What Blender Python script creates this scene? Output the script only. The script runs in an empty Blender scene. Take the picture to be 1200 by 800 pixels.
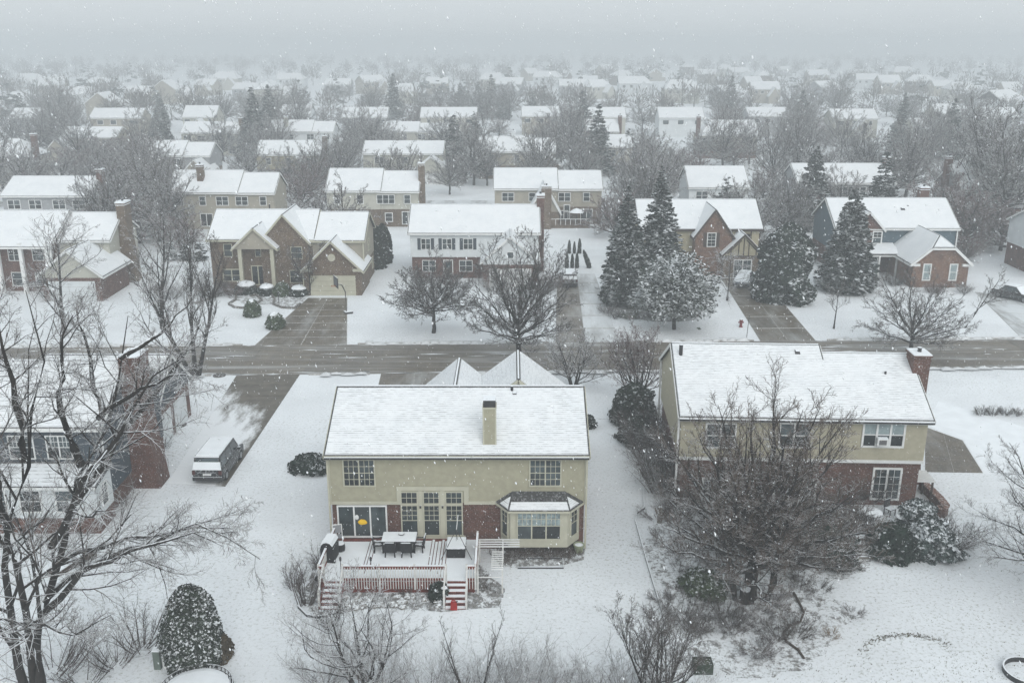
import bpy, math, random
import numpy as np
from mathutils import Vector, Matrix
R = math.radians
sc = bpy.context.scene
col = sc.collection
random.seed(7)

# ------------------------------------------------------------------ camera
H, PITCH, F = 27.0, R(17.4), 1120.0
cam_d = bpy.data.cameras.new('camera'); cam = bpy.data.objects.new('camera', cam_d); col.objects.link(cam)
cam.location = (0, 0, H); cam.rotation_euler = (R(90) - PITCH, 0, 0)
cam_d.sensor_width = 36; cam_d.lens = 33.6; cam_d.clip_end = 4000; cam_d.clip_start = .3
sc.camera = cam

# ------------------------------------------------------------------ overcast light
w = bpy.data.worlds.new('World'); sc.world = w; w.use_nodes = True
nt = w.node_tree; bg = nt.nodes['Background']
sky = nt.nodes.new('ShaderNodeTexSky'); sky.sky_type = 'NISHITA'; sky.sun_disc = False
sky.sun_elevation = R(38); sky.sun_rotation = R(160); sky.air_density = 1.0; sky.dust_density = 6.0; sky.ozone_density = 1.0
hs = nt.nodes.new('ShaderNodeHueSaturation'); hs.inputs['Saturation'].default_value = 0.22
veil = nt.nodes.new('ShaderNodeMix'); veil.data_type = 'RGBA'; veil.inputs[0].default_value = .75; veil.inputs[7].default_value = (4.6, 4.98, 5.22, 1)   # even snow cloud over the whole sky
nt.links.new(sky.outputs[0], hs.inputs['Color']); nt.links.new(hs.outputs[0], veil.inputs[6]); nt.links.new(veil.outputs[2], bg.inputs['Color'])
bg.inputs['Strength'].default_value = 0.13
sun_d = bpy.data.lights.new('sun', 'SUN'); sun_d.energy = 0.6; sun_d.angle = R(50); sun_d.color = (1.0, .98, .95)
sun = bpy.data.objects.new('sun', sun_d); col.objects.link(sun)
sun.rotation_euler = (R(90 - 38), 0, R(180 - 160)); sun.location = (0, 0, 80)
sc.view_settings.view_transform = 'Standard'; sc.view_settings.look = 'None'
sc.view_settings.exposure = 0.55; sc.view_settings.gamma = 1.0
sc.render.engine = 'CYCLES'
sc.cycles.use_denoising = True
sc.cycles.max_bounces = 6; sc.cycles.diffuse_bounces = 3; sc.cycles.volume_bounces = 2
sc.cycles.glossy_bounces = 2; sc.cycles.transparent_max_bounces = 8

# ------------------------------------------------------------------ helpers: where a sight line meets the ground or an upright plane
def _ray(px, py):
    u = (px - 600) / F; v = (400 - py) / F
    return u, math.cos(PITCH) + v * math.sin(PITCH), -math.sin(PITCH) + v * math.cos(PITCH)
def G(px, py, z=0.0):
    x, y, d = _ray(px, py); t = (H - z) / -d
    return x * t, y * t
def P(px, py, Y):
    x, y, d = _ray(px, py); t = Y / y
    return x * t, H + d * t

# ------------------------------------------------------------------ materials
def _n(t, kind, **kw):
    n = t.nodes.new(kind)
    for k, v in kw.items():
        if k in n.inputs: n.inputs[k].default_value = v
        else: setattr(n, k, v)
    return n
def _ramp(t, src, lo, hi):
    m = _n(t, 'ShaderNodeMapRange', interpolation_type='SMOOTHSTEP')
    m.inputs['From Min'].default_value = lo; m.inputs['From Max'].default_value = hi
    t.links.new(src, m.inputs['Value']); return m.outputs[0]
def _mix(t, fac, a, b, mode='MIX'):
    m = _n(t, 'ShaderNodeMix', data_type='RGBA', blend_type=mode)
    if isinstance(fac, (int, float)): m.inputs[0].default_value = fac
    else: t.links.new(fac, m.inputs[0])
    for i, c in ((6, a), (7, b)):
        if isinstance(c, tuple): m.inputs[i].default_value = (*c, 1)
        else: t.links.new(c, m.inputs[i])
    return m.outputs[2]
def _math(t, op, a, b=0.0):
    m = _n(t, 'ShaderNodeMath', operation=op)
    for i, c in ((0, a), (1, b)):
        if isinstance(c, (int, float)): m.inputs[i].default_value = c
        else: t.links.new(c, m.inputs[i])
    return m.outputs[0]
def _noise(t, vec, scale, detail=3, rough=.55):
    n = _n(t, 'ShaderNodeTexNoise', Scale=scale, Detail=detail, Roughness=rough)
    if vec is not None: t.links.new(vec, n.inputs['Vector'])
    return n.outputs['Fac']
SNOW = (.80, .835, .86)
MATS = {}
def M(name, c, rough=.8, var=.12, scale=2.0, snow=None, bump=0.0, rand=0.0, fleck=0.0, world=False, spec=.3, metal=0.0):
    """base colour with grain; snow=(lo,hi) lets snow lie where the surface faces up; rand = change from copy to copy"""
    if name in MATS: return MATS[name]
    m = bpy.data.materials.new(name); m.use_nodes = True; t = m.node_tree
    b = t.nodes['Principled BSDF']; tc = _n(t, 'ShaderNodeTexCoord'); geo = _n(t, 'ShaderNodeNewGeometry')
    vec = geo.outputs['Position'] if world else tc.outputs['Object']
    n = _noise(t, vec, scale)
    lo = tuple(x * (1 - var) for x in c); hi = tuple(min(1, x * (1 + var)) for x in c)
    cc = _mix(t, _ramp(t, n, .3, .7), lo, hi)
    if fleck:
        cc = _mix(t, _math(t, 'MULTIPLY', _ramp(t, _noise(t, vec, 9, 2), .52, .66), fleck), cc, SNOW)
    if rand:
        oi = _n(t, 'ShaderNodeObjectInfo')
        v = _n(t, 'ShaderNodeMapRange'); v.inputs['To Min'].default_value = 1 - rand; v.inputs['To Max'].default_value = 1 + rand
        t.links.new(oi.outputs['Random'], v.inputs['Value'])
        h2 = _n(t, 'ShaderNodeHueSaturation'); t.links.new(cc, h2.inputs['Color']); t.links.new(v.outputs[0], h2.inputs['Value']); cc = h2.outputs[0]
    if snow:
        s = _n(t, 'ShaderNodeSeparateXYZ'); t.links.new(geo.outputs['Normal'], s.inputs[0])
        up = _math(t, 'ADD', s.outputs[2], _math(t, 'MULTIPLY', _math(t, 'SUBTRACT', _noise(t, vec, snow[2] if len(snow) > 2 else 3.0, 2), .5), .9))
        cc = _mix(t, _ramp(t, up, snow[0], snow[1]), cc, SNOW)
    t.links.new(cc, b.inputs['Base Color'])
    b.inputs['Roughness'].default_value = rough; b.inputs['Specular IOR Level'].default_value = spec; b.inputs['Metallic'].default_value = metal
    if bump:
        bp = _n(t, 'ShaderNodeBump', Strength=bump, Distance=.05); t.links.new(_noise(t, vec, scale * 4), bp.inputs['Height']); t.links.new(bp.outputs[0], b.inputs['Normal'])
    MATS[name] = m; return m
def brick_mat(name, c1, c2, mortar, fleck=.0):
    if name in MATS: return MATS[name]
    m = bpy.data.materials.new(name); m.use_nodes = True; t = m.node_tree; b = t.nodes['Principled BSDF']
    tc = _n(t, 'ShaderNodeTexCoord'); s = _n(t, 'ShaderNodeSeparateXYZ'); t.links.new(tc.outputs['Object'], s.inputs[0])
    cb = _n(t, 'ShaderNodeCombineXYZ'); t.links.new(_math(t, 'ADD', s.outputs[0], s.outputs[1]), cb.inputs[0]); t.links.new(s.outputs[2], cb.inputs[1])
    br = _n(t, 'ShaderNodeTexBrick'); t.links.new(cb.outputs[0], br.inputs['Vector'])
    br.inputs['Color1'].default_value = (*c1, 1); br.inputs['Color2'].default_value = (*c2, 1); br.inputs['Mortar'].default_value = (*mortar, 1)
    br.inputs['Scale'].default_value = 1; br.inputs['Brick Width'].default_value = .23; br.inputs['Row Height'].default_value = .08; br.inputs['Mortar Size'].default_value = .01
    c = _mix(t, _ramp(t, _noise(t, tc.outputs['Object'], 1.4, 4), .25, .8), br.outputs[0], _mix(t, 1.0, br.outputs[0], (.55, .5, .5), 'MULTIPLY'))
    c = _mix(t, _math(t, 'MULTIPLY', _ramp(t, _noise(t, tc.outputs['Object'], 11, 1), .60, .66), .35 + fleck), c, (.5, .47, .45))
    t.links.new(c, b.inputs['Base Color']); b.inputs['Roughness'].default_value = .9
    bp = _n(t, 'ShaderNodeBump', Strength=.4, Distance=.01); t.links.new(br.outputs['Fac'], bp.inputs['Height']); bp.invert = True; t.links.new(bp.outputs[0], b.inputs['Normal'])
    MATS[name] = m; return m
def roof_snow_mat(name, dz, dark, thresh=.5):
    """snow lying over shingle courses: thin where each course edge stands up"""
    if name in MATS: return MATS[name]
    m = bpy.data.materials.new(name); m.use_nodes = True; t = m.node_tree; b = t.nodes['Principled BSDF']
    tc = _n(t, 'ShaderNodeTexCoord'); s = _n(t, 'ShaderNodeSeparateXYZ'); t.links.new(tc.outputs['Object'], s.inputs[0])
    base = _mix(t, _ramp(t, _noise(t, tc.outputs['Object'], .7, 4), .3, .75), (.77, .795, .81), (.72, .75, .77))
    fr = _math(t, 'FRACT', _math(t, 'DIVIDE', s.outputs[2], dz))
    edge = _ramp(t, fr, .70, .86)
    # each course of tabs is broken along its length
    cv = _n(t, 'ShaderNodeCombineXYZ'); t.links.new(_math(t, 'MULTIPLY', _math(t, 'ADD', s.outputs[0], s.outputs[1]), 2.2), cv.inputs[0]); t.links.new(_math(t, 'MULTIPLY', _math(t, 'FLOOR', _math(t, 'DIVIDE', s.outputs[2], dz)), 7.3), cv.inputs[1])
    n1 = _ramp(t, _noise(t, cv.outputs[0], 1.0, 2), thresh - .18, thresh + .2)
    n2 = _ramp(t, _noise(t, tc.outputs['Object'], .35, 3), .2, .6)
    f = _math(t, 'MULTIPLY', _math(t, 'MULTIPLY', edge, n1), _math(t, 'MULTIPLY', _math(t, 'ADD', n2, .35), dark))
    c = _mix(t, f, base, (.10, .10, .10))
    c = _mix(t, _math(t, 'MULTIPLY', _ramp(t, _noise(t, tc.outputs['Object'], 14, 2), .62, .72), dark * .5), c, (.25, .25, .25))
    t.links.new(c, b.inputs['Base Color']); b.inputs['Roughness'].default_value = .9
    bp = _n(t, 'ShaderNodeBump', Strength=.15, Distance=.02); t.links.new(fr, bp.inputs['Height']); t.links.new(bp.outputs[0], b.inputs['Normal'])
    MATS[name] = m; return m
def ground_snow_mat(name, fleck, patch, c=(.80, .835, .86), under=(.20, .21, .16), big=.06):
    """snow with grass tips and bare spots showing through; patch raises the share of bare ground"""
    if name in MATS: return MATS[name]
    m = bpy.data.materials.new(name); m.use_nodes = True; t = m.node_tree; b = t.nodes['Principled BSDF']
    geo = _n(t, 'ShaderNodeNewGeometry'); p = geo.outputs['Position']
    base = _mix(t, _ramp(t, _noise(t, p, .25, 5), .3, .7), c, tuple(x * .9 for x in c))
    fine = _noise(t, p, 5.5, 5, .75)
    bigm = _ramp(t, _noise(t, p, big, 4), .35, .70)
    f = _math(t, 'MULTIPLY', _ramp(t, fine, .50, .68), _math(t, 'MULTIPLY', _math(t, 'ADD', bigm, .35), fleck))
    cc = _mix(t, f, base, under)
    if patch:
        pm = _ramp(t, _math(t, 'ADD', _noise(t, p, 1.9, 7, .78), patch), .56, .66)
        cc = _mix(t, _math(t, 'MULTIPLY', pm, .8), cc, _mix(t, _ramp(t, _noise(t, p, 6, 3), .35, .65), (.035, .03, .024), (.13, .115, .095)))
    t.links.new(cc, b.inputs['Base Color']); b.inputs['Roughness'].default_value = .9
    bp = _n(t, 'ShaderNodeBump', Strength=.5, Distance=.06); t.links.new(fine, bp.inputs['Height']); t.links.new(bp.outputs[0], b.inputs['Normal'])
    MATS[name] = m; return m
def paving_mat(name, c, snowy, stretch=(1, .12, 1), rough=.45, bias=0.0):
    if name in MATS: return MATS[name]
    m = bpy.data.materials.new(name); m.use_nodes = True; t = m.node_tree; b = t.nodes['Principled BSDF']
    geo = _n(t, 'ShaderNodeNewGeometry'); mp = _n(t, 'ShaderNodeMapping'); t.links.new(geo.outputs['Position'], mp.inputs[0]); mp.inputs['Scale'].default_value = stretch
    oi = _n(t, 'ShaderNodeObjectInfo')
    base = _mix(t, _ramp(t, _noise(t, geo.outputs['Position'], 1.2, 5), .3, .7), tuple(x * .75 for x in c), tuple(x * 1.2 for x in c))
    tone = _n(t, 'ShaderNodeMapRange'); tone.inputs['To Min'].default_value = .85; tone.inputs['To Max'].default_value = 1.12
    t.links.new(oi.outputs['Random'], tone.inputs['Value'])
    h2 = _n(t, 'ShaderNodeHueSaturation'); t.links.new(base, h2.inputs['Color']); t.links.new(tone.outputs[0], h2.inputs['Value'])
    n = _noise(t, mp.outputs[0], .8, 6, .65)
    f = _math(t, 'MULTIPLY', _ramp(t, n, .42 - bias, .75 - bias), snowy)
    f2 = _math(t, 'MULTIPLY', _ramp(t, _noise(t, geo.outputs['Position'], 9, 3, .7), .5, .7), snowy * .5)
    cc = _mix(t, _math(t, 'MAXIMUM', f, f2), h2.outputs[0], (.72, .76, .78))
    t.links.new(cc, b.inputs['Base Color']); b.inputs['Roughness'].default_value = rough
    MATS[name] = m; return m

snow_plain = M('snow', SNOW, .9, .04, 1.0, bump=.3)
snow_roof_near = roof_snow_mat('snow_over_shingles', .066, .62)
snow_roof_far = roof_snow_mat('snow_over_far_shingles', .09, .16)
lawn_mat = ground_snow_mat('snowy_lawn', .60, 0)
bed_mat = ground_snow_mat('snowy_mulch', 1.2, .10, under=(.10, .09, .075))
bed_dark = ground_snow_mat('dark_mulch', 1.6, .13, under=(.06, .05, .042))
road_mat = paving_mat('wet_road', (.100, .080, .053), .42, (.06, .9, 1))
drive_brown = paving_mat('wet_driveway', (.095, .075, .048), .42, (.5, .12, 1))
def drifted_drive_mat():
    """wet concrete near the street, drifted over towards the parked car, a bare strip along its right edge"""
    m = bpy.data.materials.new('drifted_driveway'); m.use_nodes = True; t = m.node_tree; b = t.nodes['Principled BSDF']
    geo = _n(t, 'ShaderNodeNewGeometry'); s = _n(t, 'ShaderNodeSeparateXYZ'); t.links.new(geo.outputs['Position'], s.inputs[0]); x, y = s.outputs[0], s.outputs[1]
    f1 = _math(t, 'ADD', _math(t, 'MULTIPLY', _math(t, 'SUBTRACT', y, 67.0), .30), _math(t, 'MULTIPLY', _math(t, 'ADD', x, 21.0), .35)); f2 = _math(t, 'MULTIPLY', _math(t, 'ADD', x, 18.95), 2.2)
    mp = _n(t, 'ShaderNodeMapping'); t.links.new(geo.outputs['Position'], mp.inputs[0]); mp.inputs['Scale'].default_value = (1.1, .35, 1)
    nz = _math(t, 'MULTIPLY', _math(t, 'SUBTRACT', _noise(t, mp.outputs[0], .9, 6, .65), .5), 5.0); fine = _math(t, 'MULTIPLY', _math(t, 'SUBTRACT', _noise(t, geo.outputs['Position'], 7, 3, .7), .5), 1.2)
    bare = _ramp(t, _math(t, 'ADD', _math(t, 'ADD', _math(t, 'MAXIMUM', f1, f2), nz), fine), -.5, 1.3)
    col_ = _mix(t, _ramp(t, _noise(t, geo.outputs['Position'], 1.2, 5), .3, .7), (.075, .065, .05), (.125, .11, .085))
    t.links.new(_mix(t, bare, (.78, .81, .83), col_), b.inputs['Base Color']); b.inputs['Roughness'].default_value = .6; return m
drive_drift = drifted_drive_mat()
drive_snowed = paving_mat('snow_covered_driveway', (.22, .22, .21), 1.0, (.5, .3, 1), bias=.34)
drive_snowy = paving_mat('snow_dusted_driveway', (.19, .185, .17), .9, (.5, .1, 1), bias=.14)
kerb_mat = M('kerb_concrete', (.34, .33, .31), .8, .15, 2, fleck=.6, world=True)
shingle = M('dark_shingles', (.055, .055, .055), .9, .3, 6, fleck=.2)
white = M('white_trim', (.70, .71, .70), .6, .05)
cream = M('cream_trim', (.45, .44, .35), .7, .06)
siding_olive = M('olive_cream_siding', (.335, .32, .235), .8, .07, 3)
siding_yellow = M('yellow_cream_siding', (.38, .355, .265), .8, .07, 3)
siding_cream = M('pale_cream_siding', (.43, .425, .37), .8, .07, 1)
siding_tan = M('tan_siding', (.33, .305, .25), .8, .08, 1)
siding_white = M('white_siding', (.62, .65, .66), .8, .05, 1)
siding_grey = M('grey_siding', (.30, .31, .32), .8, .08, 1)
siding_blue = M('slate_blue_siding', (.075, .115, .14), .75, .12, 2)
siding_dark = M('dark_slate_siding', (.05, .065, .08), .75, .12, 2)
stucco = M('stucco', (.36, .325, .225), .9, .08, 2)
timber = M('dark_timber', (.055, .04, .032), .8, .2)
brick_red = brick_mat('red_brick', (.135, .042, .028), (.08, .028, .02), (.16, .12, .095))
brick_orange = brick_mat('orange_brick', (.20, .085, .042), (.115, .052, .03), (.22, .17, .13))
brick_brown = brick_mat('brown_brick', (.15, .098, .055), (.085, .054, .034), (.22, .18, .13), .1)
glass = M('window_glass', (.036, .048, .052), .12, .5, .9, spec=.5, rand=.8)
glass_blind = M('window_with_blind', (.26, .32, .33), .3, .2, 2)
metal_dark = M('dark_metal', (.03, .03, .032), .5, .2, snow=(.55, .9))
black_wicker = M('black_wicker', (.014, .014, .016), .8, .3, 9, snow=(.9, 1.25, 6))
deck_red = M('red_stained_wood', (.15, .035, .025), .8, .3, 4)
deck_white = M('white_painted_wood', (.62, .62, .60), .7, .08, 4)
plank_mat = M('snowy_plank', (.17, .10, .08), .8, .2, 3, snow=(.45, .62, 2.0))
bark = M('snowy_bark', (.020, .017, .015), .95, .3, 6, snow=(.62, .90, 5), rand=.15)
twig = M('snowy_twigs', (.052, .041, .034), .95, .25, 2, snow=(.62, 1.15, 1.0), rand=.25)
twig_brown = M('brown_snowy_twigs', (.085, .060, .045), .95, .25, 2, snow=(.58, 1.05, 1.0), rand=.1)
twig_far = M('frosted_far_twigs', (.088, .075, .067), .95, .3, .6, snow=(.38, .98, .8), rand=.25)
twig_frost = M('heavily_frosted_twigs', (.10, .085, .078), .95, .25, 2, snow=(.10, .62, 3.0), rand=.1)
twig_pale = M('pale_snowy_twigs', (.10, .086, .078), .95, .25, 2, snow=(.25, .85, 1.0), rand=.2)
twig_red = M('reddish_snowy_twigs', (.095, .052, .045), .95, .25, 2, snow=(.55, 1.05, 1.0), rand=.2)
needle = M('snowy_needles', (.012, .024, .016), .9, .35, 2, snow=(.80, 1.15, .9), rand=.2)
needle_dark = M('dark_snowy_needles', (.012, .020, .012), .9, .35, 2, snow=(.78, 1.15, 4.5), rand=.15)
needle_green = M('green_needles', (.045, .065, .032), .9, .35, 2, snow=(.75, 1.1, 3.2))
needle_blue = M('blue_grey_needles', (.05, .07, .065), .9, .3, 2, snow=(.45, .95, 2.5))
frosted_pine = M('frosted_pine_needles', (.050, .062, .050), .9, .35, 1.5, snow=(.52, 1.1, .9))
stone = M('stone', (.20, .19, .17), .9, .25, 4, snow=(.55, .85, 2))

# ------------------------------------------------------------------ mesh helpers
class MB:
    def __init__(s): s.v = []; s.f = []
    def face(s, pts):
        n = len(s.v); s.v += [tuple(p) for p in pts]; s.f.append(tuple(range(n, n + len(pts)))); return s
    def box(s, x0, x1, y0, y1, z0, z1):
        n = len(s.v)
        s.v += [(x0, y0, z0), (x1, y0, z0), (x1, y1, z0), (x0, y1, z0), (x0, y0, z1), (x1, y0, z1), (x1, y1, z1), (x0, y1, z1)]
        s.f += [tuple(n + i for i in q) for q in ((0, 3, 2, 1), (4, 5, 6, 7), (0, 1, 5, 4), (1, 2, 6, 5), (2, 3, 7, 6), (3, 0, 4, 7))]
        return s
    def prism(s, bot, top):
        """bot and top: same number of points, anticlockwise from above"""
        n = len(s.v); k = len(bot); s.v += [tuple(p) for p in bot] + [tuple(p) for p in top]
        s.f.append(tuple(n + i for i in reversed(range(k)))); s.f.append(tuple(n + k + i for i in range(k)))
        for i in range(k): j = (i + 1) % k; s.f.append((n + i, n + j, n + k + j, n + k + i))
        return s
    def bar(s, a, b, w, h=None):
        """square bar from a to b"""
        a = Vector(a); b = Vector(b); h = h or w; t = (b - a).normalized()
        r = t.cross(Vector((0, 0, 1)));  r = r.normalized() if r.length > 1e-3 else Vector((1, 0, 0)); u = r.cross(t).normalized()
        c = [(-w / 2, -h / 2), (w / 2, -h / 2), (w / 2, h / 2), (-w / 2, h / 2)]
        return s.prism([a + r * x + u * y for x, y in c][::-1], [b + r * x + u * y for x, y in c][::-1])
    def tube(s, pts, r, n=8, cap=True):
        pts = [Vector(p) for p in pts]; rr = r if isinstance(r, (list, tuple)) else [r] * len(pts); base = len(s.v)
        for i, p in enumerate(pts):
            t = (pts[min(i + 1, len(pts) - 1)] - pts[max(i - 1, 0)]).normalized()
            a = t.cross(Vector((0, 0, 1))); a = a.normalized() if a.length > 1e-3 else Vector((1, 0, 0)); b = t.cross(a)
            for k in range(n):
                q = 2 * math.pi * k / n; s.v.append(tuple(p + (a * math.cos(q) + b * math.sin(q)) * rr[i]))
        for i in range(len(pts) - 1):
            for k in range(n):
                k2 = (k + 1) % n; s.f.append((base + i * n + k, base + i * n + k2, base + (i + 1) * n + k2, base + (i + 1) * n + k))
        if cap:
            s.f.append(tuple(base + k for k in reversed(range(n)))); s.f.append(tuple(base + (len(pts) - 1) * n + k for k in range(n)))
        return s
    def lathe(s, prof, n=16, c=(0, 0)):
        """prof: list of (radius, z) from the bottom up"""
        base = len(s.v)
        for r, z in prof:
            for k in range(n): q = 2 * math.pi * k / n; s.v.append((c[0] + r * math.cos(q), c[1] + r * math.sin(q), z))
        for i in range(len(prof) - 1):
            for k in range(n): k2 = (k + 1) % n; s.f.append((base + i * n + k, base + i * n + k2, base + (i + 1) * n + k2, base + (i + 1) * n + k))
        s.f.append(tuple(base + (len(prof) - 1) * n + k for k in range(n))); s.f.append(tuple(base + k for k in reversed(range(n))))
        return s
    def blob(s, c, rx, ry, rz, seed=0, amp=.12, n=10, m=6, zmin=-1.0):
        rnd = random.Random(seed); base = len(s.v); ph = [rnd.uniform(0, 6.28) for _ in range(4)]
        for i in range(m + 1):
            th = -math.pi / 2 + math.pi * i / m
            for k in range(n):
                q = 2 * math.pi * k / n
                w_ = 1 + amp * (math.sin(3 * q + ph[0] + th) + math.sin(2 * q + ph[1]) * math.cos(2 * th + ph[2]) + rnd.uniform(-.4, .4))
                s.v.append((c[0] + rx * math.cos(th) * math.cos(q) * w_, c[1] + ry * math.cos(th) * math.sin(q) * w_, c[2] + rz * max(zmin, math.sin(th)) * (w_ if math.sin(th) > 0 else 1)))
        for i in range(m):
            for k in range(n): k2 = (k + 1) % n; s.f.append((base + i * n + k, base + i * n + k2, base + (i + 1) * n + k2, base + (i + 1) * n + k))
        return s
    def mesh(s, name, mat, smooth=False):
        me = bpy.data.meshes.new(name); me.from_pydata(s.v, [], s.f); me.materials.append(mat)
        if smooth: me.polygons.foreach_set('use_smooth', [True] * len(me.polygons))
        me.update(); return me
    def build(s, name, mat, parent=None, loc=None, rz=0.0, smooth=False):
        return link(name, s.mesh(name, mat, smooth), parent, loc, rz)
def link(name, me, parent=None, loc=None, rz=0.0):
    o = bpy.data.objects.new(name, me); col.objects.link(o)
    if parent is not None: o.parent = parent
    if loc is not None: o.location = loc
    if rz: o.rotation_euler[2] = rz
    return o
def tag(o, label=None, cat=None, group=None, kind=None):
    for k, v in (('label', label), ('category', cat), ('group', group), ('kind', kind)):
        if v: o[k] = v
    return o
def thing(name, label, cat, loc=(0, 0, 0), rz=0.0, group=None):
    o = link(name, None, None, loc, rz); o.empty_display_size = .3
    return tag(o, label, cat, group)
def struct(name, mb, mat): return tag(mb.build(name, mat), kind='structure')
def kids(o): return [c for c in bpy.data.objects if c.parent is o]
def copy_tree(o, parent=None, tree=None):
    c = o.copy(); col.objects.link(c)
    if parent is not None: c.parent = parent
    for ch in o.children: copy_tree(ch, c)
    return c
def fast_mesh(name, V, Q, mat, quads=True):
    """V (n,3) array, Q (m,4) or (m,3) index array"""
    k = Q.shape[1]; me = bpy.data.meshes.new(name)
    me.vertices.add(len(V)); me.vertices.foreach_set('co', V.astype(np.float32).ravel())
    me.loops.add(Q.size); me.loops.foreach_set('vertex_index', Q.astype(np.int32).ravel())
    me.polygons.add(len(Q)); me.polygons.foreach_set('loop_start', np.arange(0, Q.size, k, dtype=np.int32))
    me.materials.append(mat); me.update(calc_edges=True); return me
# ------------------------------------------------------------------ plants
def _unit(a): return a / np.maximum(np.linalg.norm(a, axis=-1, keepdims=True), 1e-9)
def _walk(rng, start, d, length, S, jit, up):
    N = len(start); Pn = np.zeros((N, S + 1, 3)); Pn[:, 0] = start; d = _unit(d)
    for i in range(S):
        d = _unit(d + rng.normal(0, jit, (N, 3)) + np.array([0, 0, up]))
        Pn[:, i + 1] = Pn[:, i] + d * (length / S)[:, None]
    return Pn
def _tubes(Pn, Rn, k):
    N, S1, _ = Pn.shape; T = np.zeros_like(Pn); T[:, :-1] = Pn[:, 1:] - Pn[:, :-1]; T[:, -1] = T[:, -2]; T = _unit(T)
    ref = np.where(np.abs(T[..., 2:3]) > .9, np.array([1., 0, 0]), np.array([0, 0, 1.]))
    A = _unit(np.cross(T, ref)); B = np.cross(T, A); q = np.arange(k) * 2 * np.pi / k + np.pi / 6
    V = Pn[:, :, None] + Rn[:, :, None, None] * (A[:, :, None] * np.cos(q)[:, None] + B[:, :, None] * np.sin(q)[:, None])
    n0 = np.arange(N)[:, None, None] * S1 * k + np.arange(S1 - 1)[None, :, None] * k; kk = np.arange(k); k2 = (kk + 1) % k
    Q = np.stack([n0 + kk, n0 + k2, n0 + k + k2, n0 + k + kk], -1).reshape(-1, 4)
    return V.reshape(-1, 3), Q
def _join(parts):
    vs, qs, n = [], [], 0
    for V, Q in parts: vs.append(V); qs.append(Q + n); n += len(V)
    return np.concatenate(vs), np.concatenate(qs)
def bare_tree(seed, h, spread, tr, counts=(9, 8, 7, 6), trunk=.28, up=.10, ang=(45, 42, 45, 50), lean=(0, 0), stems=1, wood=bark, twigs=twig,
              limbs=None, rat=(.62, .46, .42, .45), top=1.0, tw=.010, flat=1.0, split=True, jit=.13, taper=.25, big=2, spread_out=.35, lf=(1.08, .62)):
    """returns (trunk mesh, crown mesh) or one mesh. trunk with main limbs; crown of branches and twigs."""
    rng = np.random.default_rng(seed); parts = []
    if limbs is not None:
        S = 8; Ps, Rs = [], []
        for pl, r0, r1 in limbs:
            pl = np.array(pl, float); seg = np.r_[0, np.cumsum(np.linalg.norm(np.diff(pl, axis=0), axis=1))]; tt = np.linspace(0, seg[-1], S + 1)
            q = np.stack([np.interp(tt, seg, pl[:, i]) for i in range(3)], 1); q[1:-1] += rng.normal(0, .012 * seg[-1], (S - 1, 3)); Ps.append(q); Rs.append(np.linspace(r0, r1, S + 1))
        Pn = np.array(Ps); Rn = np.array(Rs); L = np.linalg.norm(np.diff(Pn, axis=1), axis=2).sum(1); lo = .18
    else:
        S = 6; L = np.full(stems, h * top); az = rng.uniform(0, 6.28) + np.arange(stems) * 6.28 / stems
        tilt = 0 if stems == 1 else spread_out
        d = np.stack([np.cos(az) * tilt + lean[0], np.sin(az) * tilt + lean[1], np.ones(stems)], 1)
        if stems > 1: L = L * rng.uniform(.75, 1, stems)
        st = np.stack([np.cos(az), np.sin(az), 0 * az], 1) * (0 if stems == 1 else tr * 1.2); st[:, 2] = -.15
        Pn = _walk(rng, st, d, L, S, .05, .03); Rn = np.linspace(tr, tr * .12, S + 1)[None] * np.ones((stems, 1)); Rn[:, 0] *= 1.35; lo = trunk
    parts.append((*_tubes(Pn, Rn, 8), 0))
    for lv, c in enumerate(counts):
        N, S1, _ = Pn.shape; S0 = S1 - 1
        t = lo + (1 - lo) * (np.arange(c)[None] + rng.uniform(0, 1, (N, c))) / c; t = np.minimum(t, .985).ravel(); pi_ = np.repeat(np.arange(N), c)
        f = t * S0; i0 = np.minimum(f.astype(int), S0 - 1); fr = (f - i0)[:, None]
        pos = Pn[pi_, i0] * (1 - fr) + Pn[pi_, i0 + 1] * fr; tan = _unit(Pn[pi_, i0 + 1] - Pn[pi_, i0])
        r0 = (Rn[pi_, i0] * (1 - fr[:, 0]) + Rn[pi_, i0 + 1] * fr[:, 0])
        a = R(ang[lv]) * rng.uniform(.65, 1.3, len(t))[:, None]
        per = rng.normal(0, 1, (len(t), 3)); per[:, 2] *= .6 if lv else .1; per -= tan * (per * tan).sum(1, keepdims=True); per = _unit(per)
        d = tan * np.cos(a) + per * np.sin(a)
        if lv == 0 and limbs is None:
            l = spread * rng.uniform(.8, 1.15, len(t)) * (lf[0] - lf[1] * (t - lo) / (1 - lo)); l = np.maximum(l, .3)
        else: l = L[pi_] * rat[lv] * rng.uniform(.6, 1.15, len(t)) * (1.15 - .55 * t)
        if flat != 1: d[:, 2] *= flat
        S = 1 if lv == len(counts) - 1 and lv > 1 else (6, 4, 3, 2, 2)[min(lv + (limbs is not None), 4)]
        Pn = _walk(rng, pos, d, l, S, jit, up if lv < 2 else up * .5)
        rr = np.minimum(r0 * .6, l * .0165 + .003); rr = np.maximum(rr, tw)
        Rn = rr[:, None] * np.linspace(1, taper, S + 1)[None]; Rn = np.maximum(Rn, tw * .45); L = l; lo = .15
        parts.append((*_tubes(Pn, Rn, (6, 4, 3, 3, 3)[lv]), lv + 1))
    A = _join([(v, q) for v, q, l in parts if l < big]); B = _join([(v, q) for v, q, l in parts if l >= big])
    if split: return fast_mesh('trunk', *A, wood), fast_mesh('crown', *B, twigs)
    nA = len(A[1]); V, Q = _join([A, B]); me = fast_mesh('bare_tree', V, Q, wood); me.materials.append(twigs)
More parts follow.
